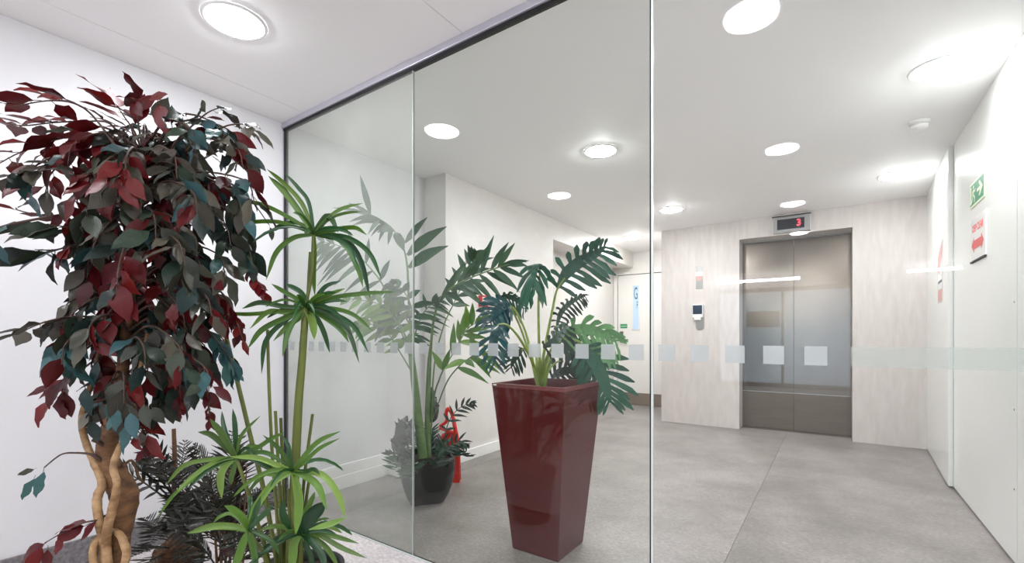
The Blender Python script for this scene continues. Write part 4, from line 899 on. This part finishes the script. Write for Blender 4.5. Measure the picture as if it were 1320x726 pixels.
twig([(190, 230, DT), (180, 170, DT), (178, 148, DT), (188, 128, DT)], 6, S, 'leaf_red', droop=.1, start=.45, flat=.5)
twig([(190, 240, DT), (178, 180, DT), (160, 150, DT), (150, 135, DT)], 7, S * 1.1, 'leaf_red', droop=.1, start=.35, flat=.5)
twig([(200, 230, DT), (225, 185, DT - .05), (250, 160, DT - .05), (268, 145, DT - .05), (285, 138, DT - .05)], 9, S * .8, None, droop=.3, start=.35, flat=.4)
twig([(205, 240, DT), (245, 190, DT), (285, 165, DT - .05), (312, 160, DT - .05), (326, 166, DT - .05)], 9, S * .8, 'leaf_olive', droop=.3, start=.35, flat=.5)
twig([(215, 240, DT), (262, 205, DT), (300, 188, DT), (318, 200, DT), (330, 212, DT)], 10, S * .85, 'leaf_olive', droop=.6, start=.3)
twig([(230, 250, DT), (280, 235, DT), (305, 240, DT), (320, 255, DT)], 8, S * .85, 'leaf_teal', droop=.7, start=.3)
twig([(230, 260, DT), (280, 245, DT), (292, 243, DT), (322, 257, DT), (347, 290, DT)], 1, S * .5, 'leaf_green', droop=.8, start=.3)
twig([(240, 290, DT), (290, 290, DT), (314, 318, DT), (325, 352, DT), (343, 376, DT)], 13, S * .55, 'leaf_red', droop=1.2, start=.5)
twig([(240, 350, DT), (280, 372, DT), (298, 395, DT), (305, 415, DT), (313, 438, DT)], 11, S * .6, 'leaf_red', droop=1.2, start=.4)
twig([(230, 400, DT), (262, 420, DT), (280, 440, DT), (295, 460, DT), (300, 475, DT)], 11, S * .85, 'leaf_teal', droop=.9, start=.3)
twig([(235, 460, DT), (262, 480, DT), (268, 520, DT), (271, 545, DT)], 11, S * .5, 'leaf_red', droop=1.4, start=.4)
twig([(215, 470, DT), (230, 490, DT), (233, 515, DT), (233, 528, DT)], 7, S * .5, 'leaf_red', droop=1.4, start=.4)
twig([(170, 500, DT - .05), (168, 530, DT - .1), (176, 548, DT - .12), (195, 560, DT - .1)], 9, S * .95, None, droop=.9, start=.2)
twig([(150, 500, DT - .05), (135, 515, DT - .1), (120, 520, DT - .12), (118, 545, DT - .1)], 6, S * .8, None, droop=.9, start=.2)
twig([(170, 520, DT - .05), (180, 545, DT - .08), (188, 565, DT - .08), (190, 580, DT - .08)], 8, S * .5, 'leaf_red', droop=1.2, start=.2)
twig([(125, 440, DT), (100, 460, DT - .05), (85, 490, DT - .05), (70, 512, DT - .05)], 8, S * .95, 'leaf_red', droop=.8, start=.4)
twig([(128, 460, DT), (100, 480, DT + .05), (80, 492, DT + .05), (62, 498, DT + .05)], 6, S * .9, 'leaf_red', droop=.8, start=.4)
twig([(138, 664, DT - .05), (124, 671, DT - .08), (109, 674, DT - .1), (84, 685, DT - .1), (58, 700, DT - .1)], 1, S, 'leaf_red')
def place(u, v, tu, tv, m, d=DT - .08, wd=1.0, nrm=None):
    a = P(u, v, d); b = P(tu, tv, d - .02); put_leaf(a - (b - a) * 0.16, (b - a), nrm or (-FW + UP * .5), (b - a).length * wd, m)
place(112, 673, 66, 682, 'leaf_red', nrm=UP - FW * .4); place(110, 678, 68, 698, 'leaf_red'); place(124, 672, 104, 697, 'leaf_red'); place(82, 690, 70, 716, 'leaf_red'); place(58, 701, 18, 727, 'leaf_red'); place(62, 708, 58, 740, 'leaf_red')
place(44, 605, 20, 613, 'leaf_green', wd=.95); place(44, 617, 26, 645, 'leaf_teal'); place(56, 608, 44, 642, 'leaf_teal')
place(178, 128, 148, 122, 'leaf_red', nrm=UP - FW * .5); place(172, 130, 182, 152, 'leaf_red'); place(192, 128, 216, 124, 'leaf_red'); place(205, 135, 212, 168, 'leaf_red')
place(188, 560, 206, 530, 'leaf_green'); place(152, 528, 148, 556, 'leaf_teal', DT - .2); place(168, 532, 172, 566, 'leaf_teal', DT - .2); place(185, 522, 190, 552, 'leaf_green', DT - .2); place(196, 525, 212, 548, 'leaf_green', DT - .15); place(110, 500, 112, 536, 'leaf_green', DT - .15)
# crown: twigs fanned from the trunk into clusters
ell = [((185, 250), (38, 50), .34, 5), ((185, 400), (45, 50), .34, 4), ((182, 260), (88, 85), .30, 13), ((172, 375), (95, 80), .30, 15), ((200, 465), (78, 62), .24, 10), ((120, 210), (72, 48), .26, 8), ((235, 190), (66, 38), .24, 7), ((108, 330), (48, 48), .24, 4), ((250, 330), (58, 75), .26, 10), ((165, 505), (48, 26), .18, 5), ((120, 440), (42, 42), .2, 5), ((255, 250), (55, 60), .24, 6), ((250, 430), (42, 55), .22, 5)]
for (c, rr_, dd, n) in ell:
    for i in range(int(n * 1.45)):
        a = rt_.uniform(0, 2 * math.pi); q = math.sqrt(rt_.uniform(.08, 1)); u = c[0] + rr_[0] * q * math.cos(a) * .9; v = c[1] + rr_[1] * q * math.sin(a) * .9
        dep = DT + dd * rt_.uniform(-1, .9) * math.sqrt(max(0.1, 1 - q * q * .8))
        vb = min(max(v - 20, 200), 500) + rt_.uniform(-10, 40); ub = 160 + (500 - vb) * .08
        mid = ((ub + u) / 2, min(vb, v) - 18, (DT + dep) / 2)
        twig([(ub, vb, DT), mid, (u + (u - ub) * .1, v - 8, dep), (u + (u - ub) * .22, v + 22, dep - .02)], 9, S * rt_.uniform(.85, 1.05), None, droop=rt_.uniform(.5, 1.2) if v > 240 else .35, start=.3, r=(1.8, .6))
LEAVES.sort(key=lambda l: l[3] / l[4], reverse=True)
org = parent_world(tr)
for M, k, m, s, _ in LEAVES[:300]:
    o = bpy.data.objects.new('leaf', leaf_mesh(k, m)); COL.objects.link(o); o.parent = tr; o.matrix_local = Matrix.Translation(-org) @ M
rest = {}
mb = MB(); mlist = ['leaf_red', 'leaf_green', 'leaf_teal', 'leaf_olive']
for M, k, m, s, _ in LEAVES[300:]:
    me = leaf_mesh(k, m); mb.add([M @ v.co for v in me.vertices], [list(p.vertices) for p in me.polygons], mlist.index(m), True)
if LEAVES[300:]:
    o = mb.build('foliage', mlist, tr); o['kind'] = 'stuff'
print('LEAVES', len(LEAVES))
for o in COL.objects:
    if '_w' in o: del o['_w']
